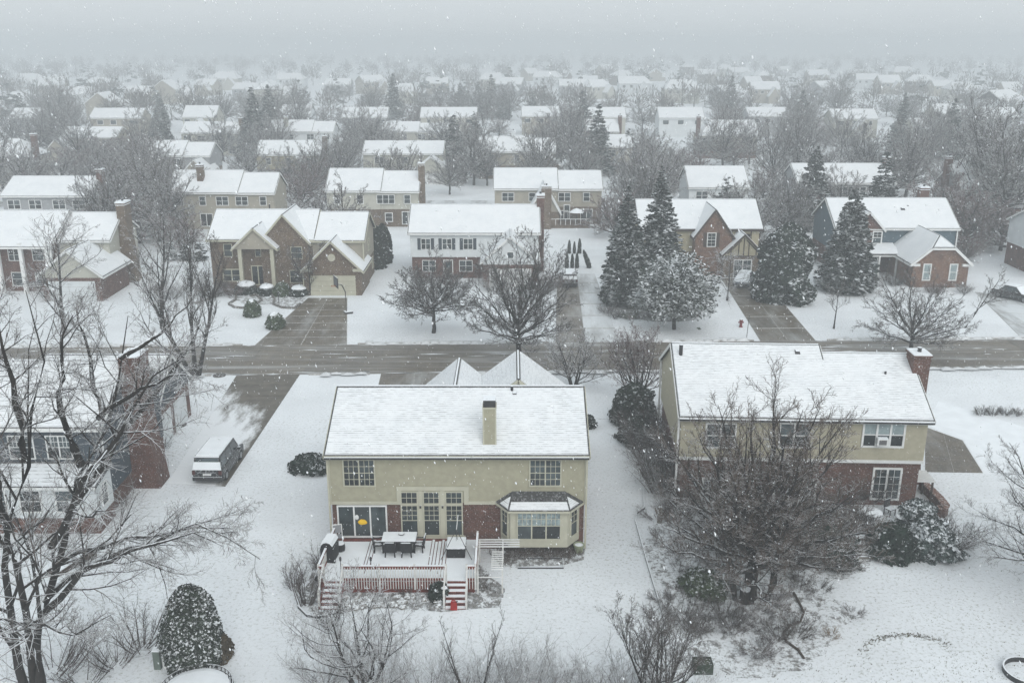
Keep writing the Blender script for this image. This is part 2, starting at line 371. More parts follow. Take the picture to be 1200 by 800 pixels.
    idx = np.zeros(len(Q), np.int32); idx[nA:] = 1; me.polygons.foreach_set('material_index', idx); return me
def dome(seed, n, rx, top, h0=1.6, r0=.2, low=.12, up=.35, one=True):
    """limbs filling a rounded crown: a short trunk and n limbs reaching its outline"""
    rnd = random.Random(seed); out = []
    for i in range(n):
        t = (i + .5) / n; s_ = low + (1 - low) * t; el = math.asin(min(1, s_)); az = i * 2.39996 + rnd.uniform(-.3, .3); k = rnd.uniform(.90, 1.06)
        ex, ez = rx * math.cos(el) ** .72 * k, h0 + (top - h0) * math.sin(el) * k; zs = h0 * rnd.uniform(.75, 1.15) + (top - h0) * .18 * t; ca, sa = math.cos(az), math.sin(az)
        b = .38; mx = ex * b; mz = zs + (ez - zs) * b * (1 - up) ; m2x = ex * .72; m2z = zs + (ez - zs) * (.72 - up * .25)
        w = rnd.uniform(-.08, .08) * rx; out.append(([(0, 0, zs), (mx * ca - w * sa, mx * sa + w * ca, mz), (m2x * ca - w * sa, m2x * sa + w * ca, m2z), (ex * ca, ex * sa, ez)], r0 * rnd.uniform(.32, .5), .012))
    if one: out.append(([(0, 0, -.15), (0, .02, h0 * .6), (.05, 0, h0 * 1.1), (.1, .1, h0 + (top - h0) * .5)], r0, r0 * .35))
    return out
def put_tree(name, meshes, loc, label, cat='tree', rz=0.0, s=1.0, group=None):
    if not isinstance(meshes, tuple):
        o = link(name, meshes, None, loc, rz); o.scale = (s, s, s); return tag(o, label, cat, group)
    o = thing(name, label, cat, loc, rz, group); o.scale = (s, s, s)
    for n, m in zip(('trunk', 'crown'), meshes): link(n, m, o)
    return o
def _leaves(rng, pos, axis, nrm, ln, wd):
    """diamond-shaped spray quads lying along axis with the given normal"""
    side = _unit(np.cross(nrm, axis)); l = ln[:, None]; w_ = wd[:, None]
    V = np.stack([pos - axis * l * .5, pos - side * w_ * .5 + axis * l * .05, pos + axis * l * .5, pos + side * w_ * .5 + axis * l * .05], 1)
    V[:, 1] -= nrm * (w_ * .18); V[:, 3] -= nrm * (w_ * .18)
    return V.reshape(-1, 3), np.arange(len(pos) * 4).reshape(-1, 4)
def spruce(seed, h, rad, n=5200, leaf=.34, low=.06, mat=needle, ragged=.22, droop=.25, power=.85):
    rng = np.random.default_rng(seed)
    nb = int(n / 26); t = np.sort(1 - rng.uniform(0, 1, nb) ** .62)   # more branches low down
    z = h * (low + (1 - low) * t); az = np.arange(nb) * 2.39996 + rng.normal(0, .25, nb)
    prof = rad * (1 - t) ** power * (1 - .25 * np.exp(-t * 14)) * rng.uniform(1 - ragged, 1 + ragged * .55, nb) + .12
    out = np.stack([np.cos(az), np.sin(az), 0 * az], 1); lat = np.stack([-np.sin(az), np.cos(az), 0 * az], 1)
    m = 26; s = rng.uniform(.12, 1, (nb, m)) ** .75; sd = rng.normal(0, 1, (nb, m)) * .26 * prof[:, None] * (1.15 - s * .8)
    zz = z[:, None] - droop * prof[:, None] * s + droop * .55 * prof[:, None] * s ** 3 + rng.normal(0, .09, (nb, m)) * (prof[:, None] * .3 + .2)
    pos = (out[:, None] * (prof[:, None] * s)[..., None] + lat[:, None] * sd[..., None]); pos[..., 2] += zz; pos = pos.reshape(-1, 3)
    ax = (out[:, None] * 1.0 + lat[:, None] * (np.sign(sd) * .6)[..., None] + rng.normal(0, .3, (nb, m, 3))); ax[..., 2] -= .12; ax = _unit(ax.reshape(-1, 3))
    nr = _unit(np.array([0, 0, 1.]) + rng.normal(0, .42, (nb * m, 3))); nr = _unit(nr - ax * (nr * ax).sum(1, keepdims=True))
    sz = leaf * rng.uniform(.7, 1.35, nb * m) * (1 - .45 * np.repeat(t, m))
    crown = _leaves(rng, pos, ax, nr, sz * 1.5, sz)
    st = np.zeros((nb, 3)); st[:, 2] = z; en = out * (prof * .75)[:, None]; en[:, 2] = z - droop * prof * .6
    Pn = np.stack([st, (st + en) / 2, en], 1); Rn = np.stack([prof * .018, prof * .012, prof * .004], 1) + .004
    tP = np.array([[[0, 0, -.1], [0, 0, h * .5], [0, 0, h * .97]]]); tR = np.array([[h * .016, h * .009, .015]])
    tv = _join([_tubes(tP, tR, 8), _tubes(Pn, Rn, 3)])
    return fast_mesh('trunk', *tv, bark), fast_mesh('crown', *crown, mat)
def leafy(seed, rx, rz, n=2600, leaf=.12, mat=needle_dark, shape='dome', ry=None, lump=.12, base=0.0):
    """dense evergreen: a lumpy body set all over with small sprays. shape dome | cone | egg"""
    rng = np.random.default_rng(seed); ry = ry or rx
    u = rng.uniform(-.15 if shape == 'dome' else 0, 1, n); az = rng.uniform(0, 2 * np.pi, n); ph = rng.uniform(0, 6.28, 5)
    def prof(u):
        if shape == 'dome': return np.sqrt(np.clip(1 - u * u, 0, 1))
        if shape == 'cone': return (1 - u) ** .75 * np.minimum(1, u * 9 + .55)
        return np.sqrt(np.clip(1 - (np.abs(u - .36) / .645) ** 2.3, 0, 1)) * (1 - .22 * u)
    def wob(u, az): return 1 + lump * (np.sin(3 * az + ph[0] + 4 * u) * .5 + np.sin(5 * az + ph[1] - 7 * u) * .35 + np.sin(2 * az + ph[2] + 11 * u) * .35 + np.sin(8 * az + 13 * u + ph[3]) * .25)
    p = prof(u) * wob(u, az); jit = rng.uniform(.84, 1.06, n)
    pos = np.stack([rx * p * jit * np.cos(az), ry * p * jit * np.sin(az), base + rz * u * (jit * .3 + .7) + (rz * .15 if shape == 'dome' else 0)], 1)
    outv = _unit(np.stack([np.cos(az) / rx, np.sin(az) / ry, (u / rz if shape == 'dome' else .35 / rz + 0 * u)], 1))
    nr = _unit(outv * .8 + rng.normal(0, .55, (n, 3)) + np.array([0, 0, .25])); ax = rng.normal(0, 1, (n, 3)); ax[:, 2] += .5; ax = _unit(ax - nr * (ax * nr).sum(1, keepdims=True))
    sz = leaf * rng.uniform(.6, 1.4, n); L = _leaves(rng, pos, ax, nr, sz * 1.4, sz)
    k, m = 18, 10; uu = np.linspace(-.15 if shape == 'dome' else 0, .985, m); aa = np.arange(k) * 2 * np.pi / k; U, A = np.meshgrid(uu, aa, indexing='ij')
    q = prof(U) * wob(U, A) * .86; q[0] *= .8
    C = np.stack([rx * q * np.cos(A), ry * q * np.sin(A), base + rz * U * .93 + (rz * .15 if shape == 'dome' else 0)], -1).reshape(-1, 3)
    i0 = (np.arange(m - 1)[:, None] * k); kk = np.arange(k)[None]; k2 = (kk + 1) % k
    Q = np.stack([i0 + kk, i0 + k2, i0 + k + k2, i0 + k + kk], -1).reshape(-1, 4)
    V, Q = _join([L, (C, Q)]); return fast_mesh('evergreen', V, Q, mat)
def snow_cap(rx, rz, ry=None, seed=0, thick=.12):
    return MB().blob((0, 0, 0), rx, ry or rx, thick, seed, .06, 16, 6)
def twiggy(seed, rx, h, n=26, counts=(6, 4), mat=twig, tw=.007, up=.05, wood=None, ry=None, spread=.75, jit=.14):
    """many-stemmed bare shrub"""
    rng = np.random.default_rng(seed); ry = ry or rx
    az = rng.uniform(0, 6.28, n); r = np.sqrt(rng.uniform(0, 1, n)); st = np.stack([np.cos(az) * r * rx * .35, np.sin(az) * r * ry * .35, 0 * az - .05], 1)
    d = np.stack([np.cos(az) * spread * rx / h, np.sin(az) * spread * ry / h, np.ones(n)], 1) * (1, 1, 1) + rng.normal(0, .12, (n, 3)); L = h * rng.uniform(.6, 1.05, n)
    Pn = _walk(rng, st, d, L, 4, .08, up); Rn = np.linspace(1, .3, 5)[None] * (L * .009 + tw)[:, None]; out = [_tubes(Pn, Rn, 4)]; lo = .2
    for lv, c in enumerate(counts):
        N, S1, _ = Pn.shape; S0 = S1 - 1; t = np.minimum(lo + (1 - lo) * rng.uniform(0, 1, N * c), .98); pi_ = np.repeat(np.arange(N), c)
        f = t * S0; i0 = np.minimum(f.astype(int), S0 - 1); fr = (f - i0)[:, None]; pos = Pn[pi_, i0] * (1 - fr) + Pn[pi_, i0 + 1] * fr; tan = _unit(Pn[pi_, i0 + 1] - Pn[pi_, i0])
        per = _unit(np.cross(tan, rng.normal(0, 1, (N * c, 3)))); a = rng.uniform(.4, 1.0, (N * c, 1)); d = tan * np.cos(a) + per * np.sin(a)
        l = L[pi_] * .45 * rng.uniform(.5, 1.2, N * c); sg = 2 if lv == 0 else 1; Pn = _walk(rng, pos, d, l, sg, jit, up); Rn = np.maximum((l * .007 + tw * .5), tw * .5)[:, None] * np.linspace(1, .4, sg + 1)[None]; L = l
        out.append(_tubes(Pn, Rn, 3))
    return fast_mesh('bare_shrub', *_join(out), mat)
# ------------------------------------------------------------------ building parts
WIN = {}
def window(parent, x, y, z, w_, h, rz=0.0, units=1, double=True, grid=(3, 2), frame=None, trim=.07, gmat=None, lower_grid=False, label=None, depth=.06, part='window', low_mat=None, up_mat=None):
    """window > pane, grille. local -y is outward; x,y,z is the middle of its lower edge on the wall face"""
    frame = frame or white; gmat = gmat or glass
    key = (w_, h, units, double, grid, frame.name, trim, gmat.name, lower_grid, depth, low_mat, up_mat)
    if key not in WIN:
        fr = MB(); t = trim; fr.box(-w_ / 2, w_ / 2, -depth, .02, 0, t); fr.box(-w_ / 2, w_ / 2, -depth, .02, h - t, h)
        fr.box(-w_ / 2, -w_ / 2 + t, -depth, .02, t, h - t); fr.box(w_ / 2 - t, w_ / 2, -depth, .02, t, h - t)
        uw = (w_ - 2 * t - (units - 1) * t) / units; panes = []; gr = MB()
        for i in range(units):
            x0 = -w_ / 2 + t + i * (uw + t)
            if i: fr.box(x0 - t, x0, -depth, .02, t, h - t)
            segs = [(t, h / 2 - t * .25), (h / 2 + t * .25, h - t)] if double else [(t, h - t)]
            if double: fr.box(x0, x0 + uw, -depth * .8, .02, h / 2 - t * .25, h / 2 + t * .25)
            for k, (a, b) in enumerate(segs):
                panes.append((x0, x0 + uw, a, b, k))
                if grid and (k == len(segs) - 1 or lower_grid):
                    g = .013 + .001 * 0
                    for q in range(1, grid[0]): gx = x0 + uw * q / grid[0]; gr.box(gx - g, gx + g, -.035, -.014, a, b)
                    for q in range(1, grid[1]): gz = a + (b - a) * q / grid[1]; gr.box(x0, x0 + uw, -.033, -.016, gz - g, gz + g)
        pm = [MB().box(a, b, -.014, .01, c, d).mesh('pane', (up_mat if (k == 1 and up_mat) else low_mat if (k == 0 and low_mat) else gmat)) for a, b, c, d, k in panes]
        WIN[key] = (fr.mesh('window', frame), pm, gr.mesh('grille', frame) if gr.v else None)
    fm, pm, gm = WIN[key]
    o = link(part, fm, parent, (x, y, z), rz)
    for p in pm: link('pane', p, o)
    if gm: link('grille', gm, o)
    if label: o['label'] = label
    return o
def inset(poly, g):
    """poly: planar convex, anticlockwise seen from above; g: inset per edge"""
    p = [Vector(q) for q in poly]; n = len(p); nrm = (p[1] - p[0]).cross(p[2] - p[0]).normalized(); L = []
    for i in range(n):
        d = (p[(i + 1) % n] - p[i]).normalized(); inn = nrm.cross(d); L.append((p[i] + inn * g[i], d))
    out = []
    for i in range(n):
        (a, da), (b, db) = L[i - 1], L[i]; c = da.cross(db); k = c.dot(c)
        t = (b - a).cross(db).dot(c) / k if k > 1e-9 else 0
        out.append(a + da * t)
    return out, nrm
def roof_from(parent, polys, mat_snow, t=.14, gap=.07, snow_t=.07, name='roof', label=None, ridge_gap=None):
    """polys: list of (points, [inset per edge] or None). one shingle mesh with its snow as a sub-part"""
    a = MB(); b = MB()
    for pts, g in polys:
        lo = [(p[0], p[1], p[2] - t) for p in pts]; a.prism(lo, pts)
        q, nrm = inset(pts, g or [gap] * len(pts)); b.prism([p - nrm * .015 for p in q], [p + nrm * snow_t for p in inset([tuple(p) for p in q], [.03] * len(q))[0]])
    r = a.build(name, shingle, parent)
    if label: r['label'] = label
    b.build('snow', mat_snow, r)
    return r
def lapped(mb, quads, lap=.13, out=.018):
    """clapboards on a wall given as function rows: quads(z)->(xa, xb) for a wall in the local xz plane facing -y; returns points to be mapped"""
    return mb
def clap_wall(parent, z0, z1, span, M4, mat, lap=.2, out=.021, name='siding'):
    """span(z) -> (a,b) along the wall; M4 maps (s, outwards, z) to local space"""
    mb = MB(); z = z0
    while z < z1 - 1e-4:
        zt = min(z + lap, z1); a0, b0 = span(z); a1, b1 = span(zt)
        if b1 - a1 < .02: a1 = b1 = (a1 + b1) / 2
        mb.face([M4(a0, out, z), M4(b0, out, z), M4(b1, .003, zt), M4(a1, .003, zt)])
        mb.face([M4(a0, 0, z), M4(b0, 0, z), M4(b0, out, z), M4(a0, out, z)]); z = zt
    return mb.build(name, mat, parent)
def gable_block(parent, x0, x1, y0, y1, ze, zr, up, low=None, split=0.0, axis='x', oh=.35, rake=.25, z0=-.3, roofmat=None, trim=None, gutter=None,
                ridge_gap=.10, jut=.03, claps=None, roof=True, gable_mat=None, label=None, far=False, hips=(0, 0)):
    """walls with a pitched roof. axis = direction of the ridge. hips = how far the ridge stops short at each end"""
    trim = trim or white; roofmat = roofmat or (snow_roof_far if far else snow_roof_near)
    if low is not None and split > 0: MB().box(x0, x1, y0, y1, z0, split + .01).build('ground_floor_wall', low, parent); zb = split; j = jut
    else: zb = z0; j = 0
    X0, X1, Y0, Y1 = x0 - j, x1 + j, y0 - j, y1 + j
    if axis == 'x': m = (Y0 + Y1) / 2; run = (Y1 - Y0) / 2
    else: m = (X0 + X1) / 2; run = (X1 - X0) / 2
    sl = (zr - ze) / run; wz = ze
    h0, h1 = hips; tp = zr - .05
    mb = MB()
    if axis == 'x':
        if h0 == 0 and h1 == 0:
            pr = [(Y0, zb), (Y1, zb), (Y1, wz), (m, tp), (Y0, wz)]; A = [(X0, y, z) for y, z in pr]; B = [(X1, y, z) for y, z in pr]; mb.prism(A[::-1], B[::-1])
        else: mb.box(X0, X1, Y0, Y1, zb, wz)
    else:
        if h0 == 0 and h1 == 0:
            pr = [(X0, zb), (X1, zb), (X1, wz), (m, tp), (X0, wz)]; A = [(x, Y0, z) for x, z in pr]; B = [(x, Y1, z) for x, z in pr]; mb.prism(A[::-1], B[::-1])
        else: mb.box(X0, X1, Y0, Y1, zb, wz)
    mb.build('wall', up, parent)
    if not roof: return
    lift = .10; ez = ze - oh * sl + lift; rz_ = zr + lift
    g = .07; rg = ridge_gap
    if axis == 'x':
        a, b = X0 - (rake if not h0 else oh), X1 + (rake if not h1 else oh); f, k = Y0 - oh, Y1 + oh
        ra, rb = (a + (h0 + oh if h0 else 0)), (b - (h1 + oh if h1 else 0))
        polys = [([(a, f, ez), (b, f, ez), (rb, m, rz_), (ra, m, rz_)], [g, g, rg, g]), ([(b, k, ez), (a, k, ez), (ra, m, rz_), (rb, m, rz_)], [g, g, rg, g])]
        if h0: polys.append(([(a, k, ez), (a, f, ez), (ra, m, rz_)], [g, g, g]))
        if h1: polys.append(([(b, f, ez), (b, k, ez), (rb, m, rz_)], [g, g, g]))
    else:
        a, b = Y0 - (rake if not h0 else oh), Y1 + (rake if not h1 else oh); f, k = X0 - oh, X1 + oh
        ra, rb = (a + (h0 + oh if h0 else 0)), (b - (h1 + oh if h1 else 0))
        polys = [([(f, b, ez), (f, a, ez), (m, ra, rz_), (m, rb, rz_)], [g, g, rg, g]), ([(k, a, ez), (k, b, ez), (m, rb, rz_), (m, ra, rz_)], [g, g, rg, g])]
        if h0: polys.append(([(f, a, ez), (k, a, ez), (m, ra, rz_)], [g, g, g]))
        if h1: polys.append(([(k, b, ez), (f, b, ez), (m, rb, rz_)], [g, g, g]))
    r = roof_from(parent, polys, roofmat, label=label)
    # snow lies in a low roll along the ridge
    rg_ = MB(); rg_.bar(*( [(ra + .1, m, rz_ + .035), (rb - .1, m, rz_ + .035)] if axis == 'x' else [(m, ra + .1, rz_ + .035), (m, rb - .1, rz_ + .035)]), .10, .05).build('ridge_cap', snow_plain, r)
    # fascia, rakes and gutters
    fb = MB(); th = .14
    if axis == 'x':
        for yy, s in ((f, -1), (k, 1)): fb.box(a + .02, b - .02, min(yy, yy + .03 * s), max(yy, yy + .03 * s), ez - th - .10, ez - .01)
        fb.box(a + .03, b - .03, f + .005, Y0 - .005, ez - th - .05, ez - th - .02)
        for xx, hp in ((a, h0), (b, h1)):
            s = -1 if xx == a else 1
            if not hp:
                for yy in (f, k): fb.bar((xx + .02 * s, yy, ez - .12), (xx + .02 * s, m, rz_ - .12), .04, .2)
    else:
        for xx, s in ((f, -1), (k, 1)): fb.box(min(xx, xx + .03 * s), max(xx, xx + .03 * s), a + .02, b - .02, ez - th - .10, ez - .01)
        for yy, hp in ((a, h0), (b, h1)):
            s = -1 if yy == a else 1
            if not hp:
                for xx in (f, k): fb.bar((xx, yy + .02 * s, ez - .12), (m, yy + .02 * s, rz_ - .12), .04, .2)
    fb.build('fascia', trim, parent)
    if gutter and axis == 'x':
        MB().box(a + .05, b - .05, f - .15, f - .032, ez - .17, ez - .05).build('gutter', gutter, parent)
    if claps:
        out = .02
        if 'front' in claps: clap_wall(parent, zb, wz, lambda z: (X0, X1), lambda s_, o, z: (s_, Y0 - .003 - o, z), up)
        gs = lambda z: ((Y0, Y1) if z <= wz else (Y0 + (z - wz) / sl, Y1 - (z - wz) / sl))
        if axis == 'x':
            if 'left' in claps: clap_wall(parent, zb, tp, lambda z: tuple(-q for q in reversed(gs(z))), lambda s_, o, z: (X0 - .003 - o, -s_, z), up)
            if 'right' in claps: clap_wall(parent, zb, tp, gs, lambda s_, o, z: (X1 + .003 + o, s_, z), up)
    return r
def chimney(parent, x, y, w_, d, z0, z1, mat, cap=.12, flue=True, shoulder=None, capmat=None):
    c = MB().box(x - w_ / 2, x + w_ / 2, y - d / 2, y + d / 2, z0, z1)
    if shoulder: c.prism([(x - w_ * .9, y - d / 2 - .01, z0), (x + w_ * .9, y - d / 2 - .01, z0), (x + w_ * .9, y + d / 2 + .01, z0), (x - w_ * .9, y + d / 2 + .01, z0)],
                         [(x - w_ * .52, y - d / 2 - .01, shoulder), (x + w_ * .52, y - d / 2 - .01, shoulder), (x + w_ * .52, y + d / 2 + .01, shoulder), (x - w_ * .52, y + d / 2 + .01, shoulder)])
    o = c.build('chimney', mat, parent)
    MB().box(x - w_ / 2 - .08, x + w_ / 2 + .08, y - d / 2 - .08, y + d / 2 + .08, z1, z1 + .1).box(x - w_ / 2 - .03, x + w_ / 2 + .03, y - d / 2 - .03, y + d / 2 + .03, z1 - .25, z1 - .18).build('chimney_cap', capmat or mat, o)
    MB().box(x - w_ / 2 - .05, x + w_ / 2 + .05, y - d / 2 - .05, y + d / 2 + .05, z1 + .102, z1 + .17).build('snow', snow_plain, o)
    if flue: MB().lathe([(.13, z1 + .1), (.12, z1 + .38), (.16, z1 + .4), (.16, z1 + .44)], 10, (x, y)).build('flue', metal_dark, o)
    return o
def vent_pipe(parent, x, y, z, h=.5, r=.06):
    o = MB().tube([(x, y, z), (x, y, z + h)], r, 8).build('vent_pipe', metal_dark, parent); return o
def roof_vent(parent, x, y, z, s=.3):
    return MB().prism([(x - s / 2, y - s / 2, z), (x + s / 2, y - s / 2, z), (x + s / 2, y + s / 2, z + .1), (x - s / 2, y + s / 2, z + .1)], [(x - s / 3, y - s / 2.5, z + .2), (x + s / 3, y - s / 2.5, z + .2), (x + s / 3, y + s / 3, z + .26), (x - s / 3, y + s / 3, z + .26)]).build('roof_vent', metal_dark, parent)
def shutters(parent, x, y, z, w_, h, mat):
    for s in (-1, 1):
        xx = x + s * (w_ / 2 + .22); m = MB().box(xx - .19, xx + .19, y - .05, y + .01, z, z + h)
        for k in range(int(h / .16)): m.box(xx - .15, xx + .15, y - .065, y - .048, z + .08 + k * .16, z + .16 + k * .16 - .03)
        m.build('shutter', mat, parent)
def garage_door(parent, x, y, w_, h, mat, z=0.0, rows=4, cols=8):
    f = MB().box(x - w_ / 2 - .12, x - w_ / 2, y - .05, y + .02, z, z + h + .12).box(x + w_ / 2, x + w_ / 2 + .12, y - .05, y + .02, z, z + h + .12).box(x - w_ / 2, x + w_ / 2, y - .05, y + .02, z + h, z + h + .12)
    o = f.build('garage_door', mat, parent)
    for r in range(rows):
        m = MB(); a, b = z + h * r / rows + .01, z + h * (r + 1) / rows - .01; m.box(x - w_ / 2, x + w_ / 2, y - .015, y + .015, a, b)
        for c in range(cols): xa = x - w_ / 2 + w_ * c / cols; m.box(xa + .07, xa + w_ / cols - .07, y - .03, y - .013, a + .07, b - .07)
        m.build('panel', mat, o)
def door(parent, x, y, z, mat, w_=.95, h=2.05, frame=None):
    o = MB().box(x - w_ / 2, x + w_ / 2, y - .04, y + .01, z, z + h).box(x - w_ * .3, x + w_ * .3, y - .055, y - .038, z + .25, z + h * .45).build('door', mat, parent)
    MB().box(x - w_ / 2 - .1, x - w_ / 2, y - .06, y + .01, z, z + h + .1).box(x + w_ / 2, x + w_ / 2 + .1, y - .06, y + .01, z, z + h + .1).box(x - w_ / 2, x + w_ / 2, y - .06, y + .01, z + h, z + h + .1).build('frame', frame or white, o)
    MB().box(x - w_ * .3, x + w_ * .3, y - .05, y - .038, z + h * .52, z + h * .92).build('pane', glass, o)
    MB().tube([(x + w_ * .4, y - .05, z + 1), (x + w_ * .4, y - .1, z + 1)], .03, 8).build('handle', metal_dark, o)
    return o
# ================================================================== GROUND
def poly_sheet(name, pts, mat, z, label=None, kind='structure', jag=0.0, seed=0, dome=0.0):
    rnd = random.Random(seed); q = []
    n = len(pts)
    if jag:
        for i in range(n):
            a = Vector(pts[i]).to_2d() if len(pts[i]) > 2 else Vector(pts[i]); b = Vector(pts[(i + 1) % n])
            k = max(1, int((b - a).length / .7))
            for j in range(k): t = j / k; p = a.lerp(b, t); q.append((p.x + rnd.uniform(-jag, jag), p.y + rnd.uniform(-jag, jag)))
    else: q = [tuple(p) for p in pts]
    m = MB(); m.face([(x, y, z) for x, y in q]); o = m.build(name, mat); return tag(o, kind=kind)
m = MB()
xs = [-1500, -700, -300, -150, -60, 0, 60, 150, 300, 700, 1500]; ys = [-60, 20, 60, 120, 250, 500, 1000, 2500]
for i in range(len(xs) - 1):
    for j in range(len(ys) - 1): m.face([(xs[i], ys[j], 0), (xs[i + 1], ys[j], 0), (xs[i + 1], ys[j + 1], 0), (xs[i], ys[j + 1], 0)])
struct('snowy_ground', m, lawn_mat)
# street: two lanes of concrete panels, a slight turn to the right
ST = R(1.6); C0 = (0.0, 81.4)
def S(s, t): return (C0[0] + s * math.cos(ST) - t * math.sin(ST), C0[1] + s * math.sin(ST) + t * math.cos(ST))   # along, across
HW = 4.15
def strip(name, s0, s1, t0, t1, z0, z1, mat, parent=None, cnr=0):
    b = [S(s0, t0), S(s1, t0), S(s1, t1), S(s0, t1)]; m = MB(); m.prism([(x, y, z0) for x, y in b], [(x, y, z1) for x, y in b]); return m.build(name, mat, parent)
road = tag(strip('street', -160, 190, -HW, HW, -.2, .012, road_mat), kind='structure')
k = 0
for lane in (0, 1):
    for i in range(34):
        s0 = -78 + i * 5.0; t0 = -HW + .02 + lane * HW; strip('concrete_panel', s0 + .02, s0 + 4.98, t0, t0 + HW - .04, .0, .024 + .002 * ((i * 7 + lane * 3) % 3), road_mat, road)
# snow blown in thin lines along the street
m = MB(); rnd = random.Random(5)
for i in range(170):
    s0 = rnd.uniform(-60, 60); t0 = rnd.choice([rnd.gauss(-3.95, .12), rnd.gauss(3.95, .12), rnd.gauss(.9, .5), rnd.uniform(-4, 4)]); t0 = max(-4.1, min(4.1, t0)); l = rnd.uniform(.5, 3.5); w_ = rnd.uniform(.03, .12)
    a = [S(s0, t0), S(s0 + l * .5, t0 - w_), S(s0 + l, t0), S(s0 + l * .5, t0 + w_)]; m.face([(x, y, .034) for x, y in a])
tag(m.build('drifted_snow', snow_plain), 'thin streaks of drifted snow along the wet street', 'drifted snow', kind='stuff')

def driveway(name, quad, nx, ny, mat, z=.018, pick=None, base=None):
    """quad: near-left, near-right, far-right, far-left ground points; slabs laid with open joints"""
    a, b, c, d = [Vector(p).to_2d() for p in quad]
    m = MB(); m.face([(p.x, p.y, .008) for p in (a, b, c, d)]); o = tag(m.build(name, base or kerb_mat), kind='structure')
    rnd = random.Random(nx * 31 + ny + int(a.x))
    for j in range(ny):
        for i in range(nx):
            def pt(u, v): return a.lerp(b, u).lerp(d.lerp(c, u), v)
            g = .012 / max(.1, 1); u0, u1, v0, v1 = i / nx + .006, (i + 1) / nx - .006, j / ny + .005, (j + 1) / ny - .005
            q = [pt(u0, v0), pt(u1, v0), pt(u1, v1), pt(u0, v1)]; h = z + rnd.uniform(0, .008)
            MB().prism([(p.x, p.y, 0) for p in q], [(p.x, p.y, h) for p in q]).build('concrete_slab', pick(i, j) if pick else mat, o)
    return o
GAPS_FAR, GAPS_NEAR = [], []
def g2(px, py): return G(px, py, 0)
def st_s(p): return (p[0] - C0[0]) * math.cos(ST) + (p[1] - C0[1]) * math.sin(ST)
# driveways across the street
dA = [S(-23.9, HW - .0), S(-15.3, HW), g2(407, 349), g2(361, 349)]
driveway('driveway_brown_house', dA, 2, 7, drive_brown); GAPS_FAR.append((-25, -14.3))
dB1 = [S(4.2, HW), S(7.0, HW), g2(676, 321), g2(653, 321)]
driveway('driveway_white_house', dB1, 1, 6, drive_brown, .02)
dB2 = [S(7.0, HW), S(10.2, HW), g2(697, 321), g2(676, 321)]
driveway('driveway_snowy_half', dB2, 1, 6, drive_snowy, .02); GAPS_FAR.append((3.6, 11.2))
dC = [S(23.6, HW), S(28.9, HW), (29.9, 111.5), (25.0, 111.5)]
driveway('driveway_timbered_house', dC, 2, 6, drive_brown); GAPS_FAR.append((23, 30))
dD = [g2(1196, 395), (62, 89), (60, 100), g2(1142, 342)]
driveway('driveway_blue_house', dD, 2, 4, drive_snowy)
# near side driveways
dE = [g2(196, 566), g2(264, 570), g2(352, 438), g2(277, 440)]
driveway('driveway_with_car', dE, 2, 8, drive_drift, .02, base=drive_drift); GAPS_NEAR.append((-25.6, -17.4))
dF = [(-10.6, 66), (-4.2, 66), S(-5.6, -HW), S(-11.3, -HW)]
driveway('driveway_olive_house', dF, 2, 4, drive_brown); GAPS_NEAR.append((-12.2, -4.8))
dG = [g2(1084, 553), g2(1152, 554), g2(1128, 516), g2(1084, 500)]
driveway('driveway_yellow_house', dG, 2, 3, drive_brown, .02)
# the snow-covered rest of that drive keeps a shallow edge
poly_sheet('snowy_verge', [g2(1084, 497), g2(1130, 516), g2(1155, 556), g2(1200, 550), g2(1200, 500), g2(1100, 470)], snow_plain, .006)
# kerbs
def kerb(t0, gaps, side):
    s = -70.0; ends = sorted(gaps) + [(90, 90)]
    for g0, g1 in ends:
        while s < g0 - .1:
            e = min(s + 6.0, g0); o = tag(strip('kerb', s, e - .02, t0, t0 + .16, -.1, .12, kerb_mat), kind='structure'); s = e
        s = g1
kerb(HW + .02, GAPS_FAR, 1); kerb(-HW - .18, GAPS_NEAR, -1)
# ridges of slush and snow pushed against the kerbs
rnd = random.Random(17); m = MB()
for sd, gaps in ((1, GAPS_FAR), (-1, GAPS_NEAR)):
    s0 = -75.0
    while s0 < 92:
        l = rnd.uniform(.6, 1.6)
        if not any(a - 1.2 < s0 < b + .3 for a, b in gaps):
            a = rnd.uniform(-.05, .35); c = rnd.uniform(.05, .16); e = rnd.uniform(.4, .9); pts = [(s0, HW - a), (s0 + l, HW - rnd.uniform(-.05, .35)), (s0 + l, HW + e), (s0, HW + e)]
            q = [S(u, sd * v) for u, v in pts]; zz = (.035, .035, .10 + c * .4, .10 + c * .4); k = [(x, y, z) for (x, y), z in zip(q, zz)]; top = [S(s0 + l / 2, sd * (HW + .12)), ]; tp = (*top[0], .13 + c)
            for i in range(4): f_ = [k[i], k[(i + 1) % 4], tp]; m.face(f_ if sd > 0 else f_[::-1])
        s0 += l * .92
tag(m.build('snow_ridge', M('kerb_slush', (.62, .64, .65), .9, .12, 1.5, world=True)), 'low ragged ridges of snow and slush along both kerbs', 'snow ridge', kind='stuff')
# second and third streets, mostly snow
tag(MB().face([(-200, 160.5, .01), (200, 166, .01), (200, 173, .01), (-200, 167.5, .01)]).build('back_street', drive_snowy), kind='structure')
tag(MB().face([(-240, 262, .01), (240, 266, .01), (240, 274, .01), (-240, 270, .01)]).build('far_street', drive_snowy), kind='structure')
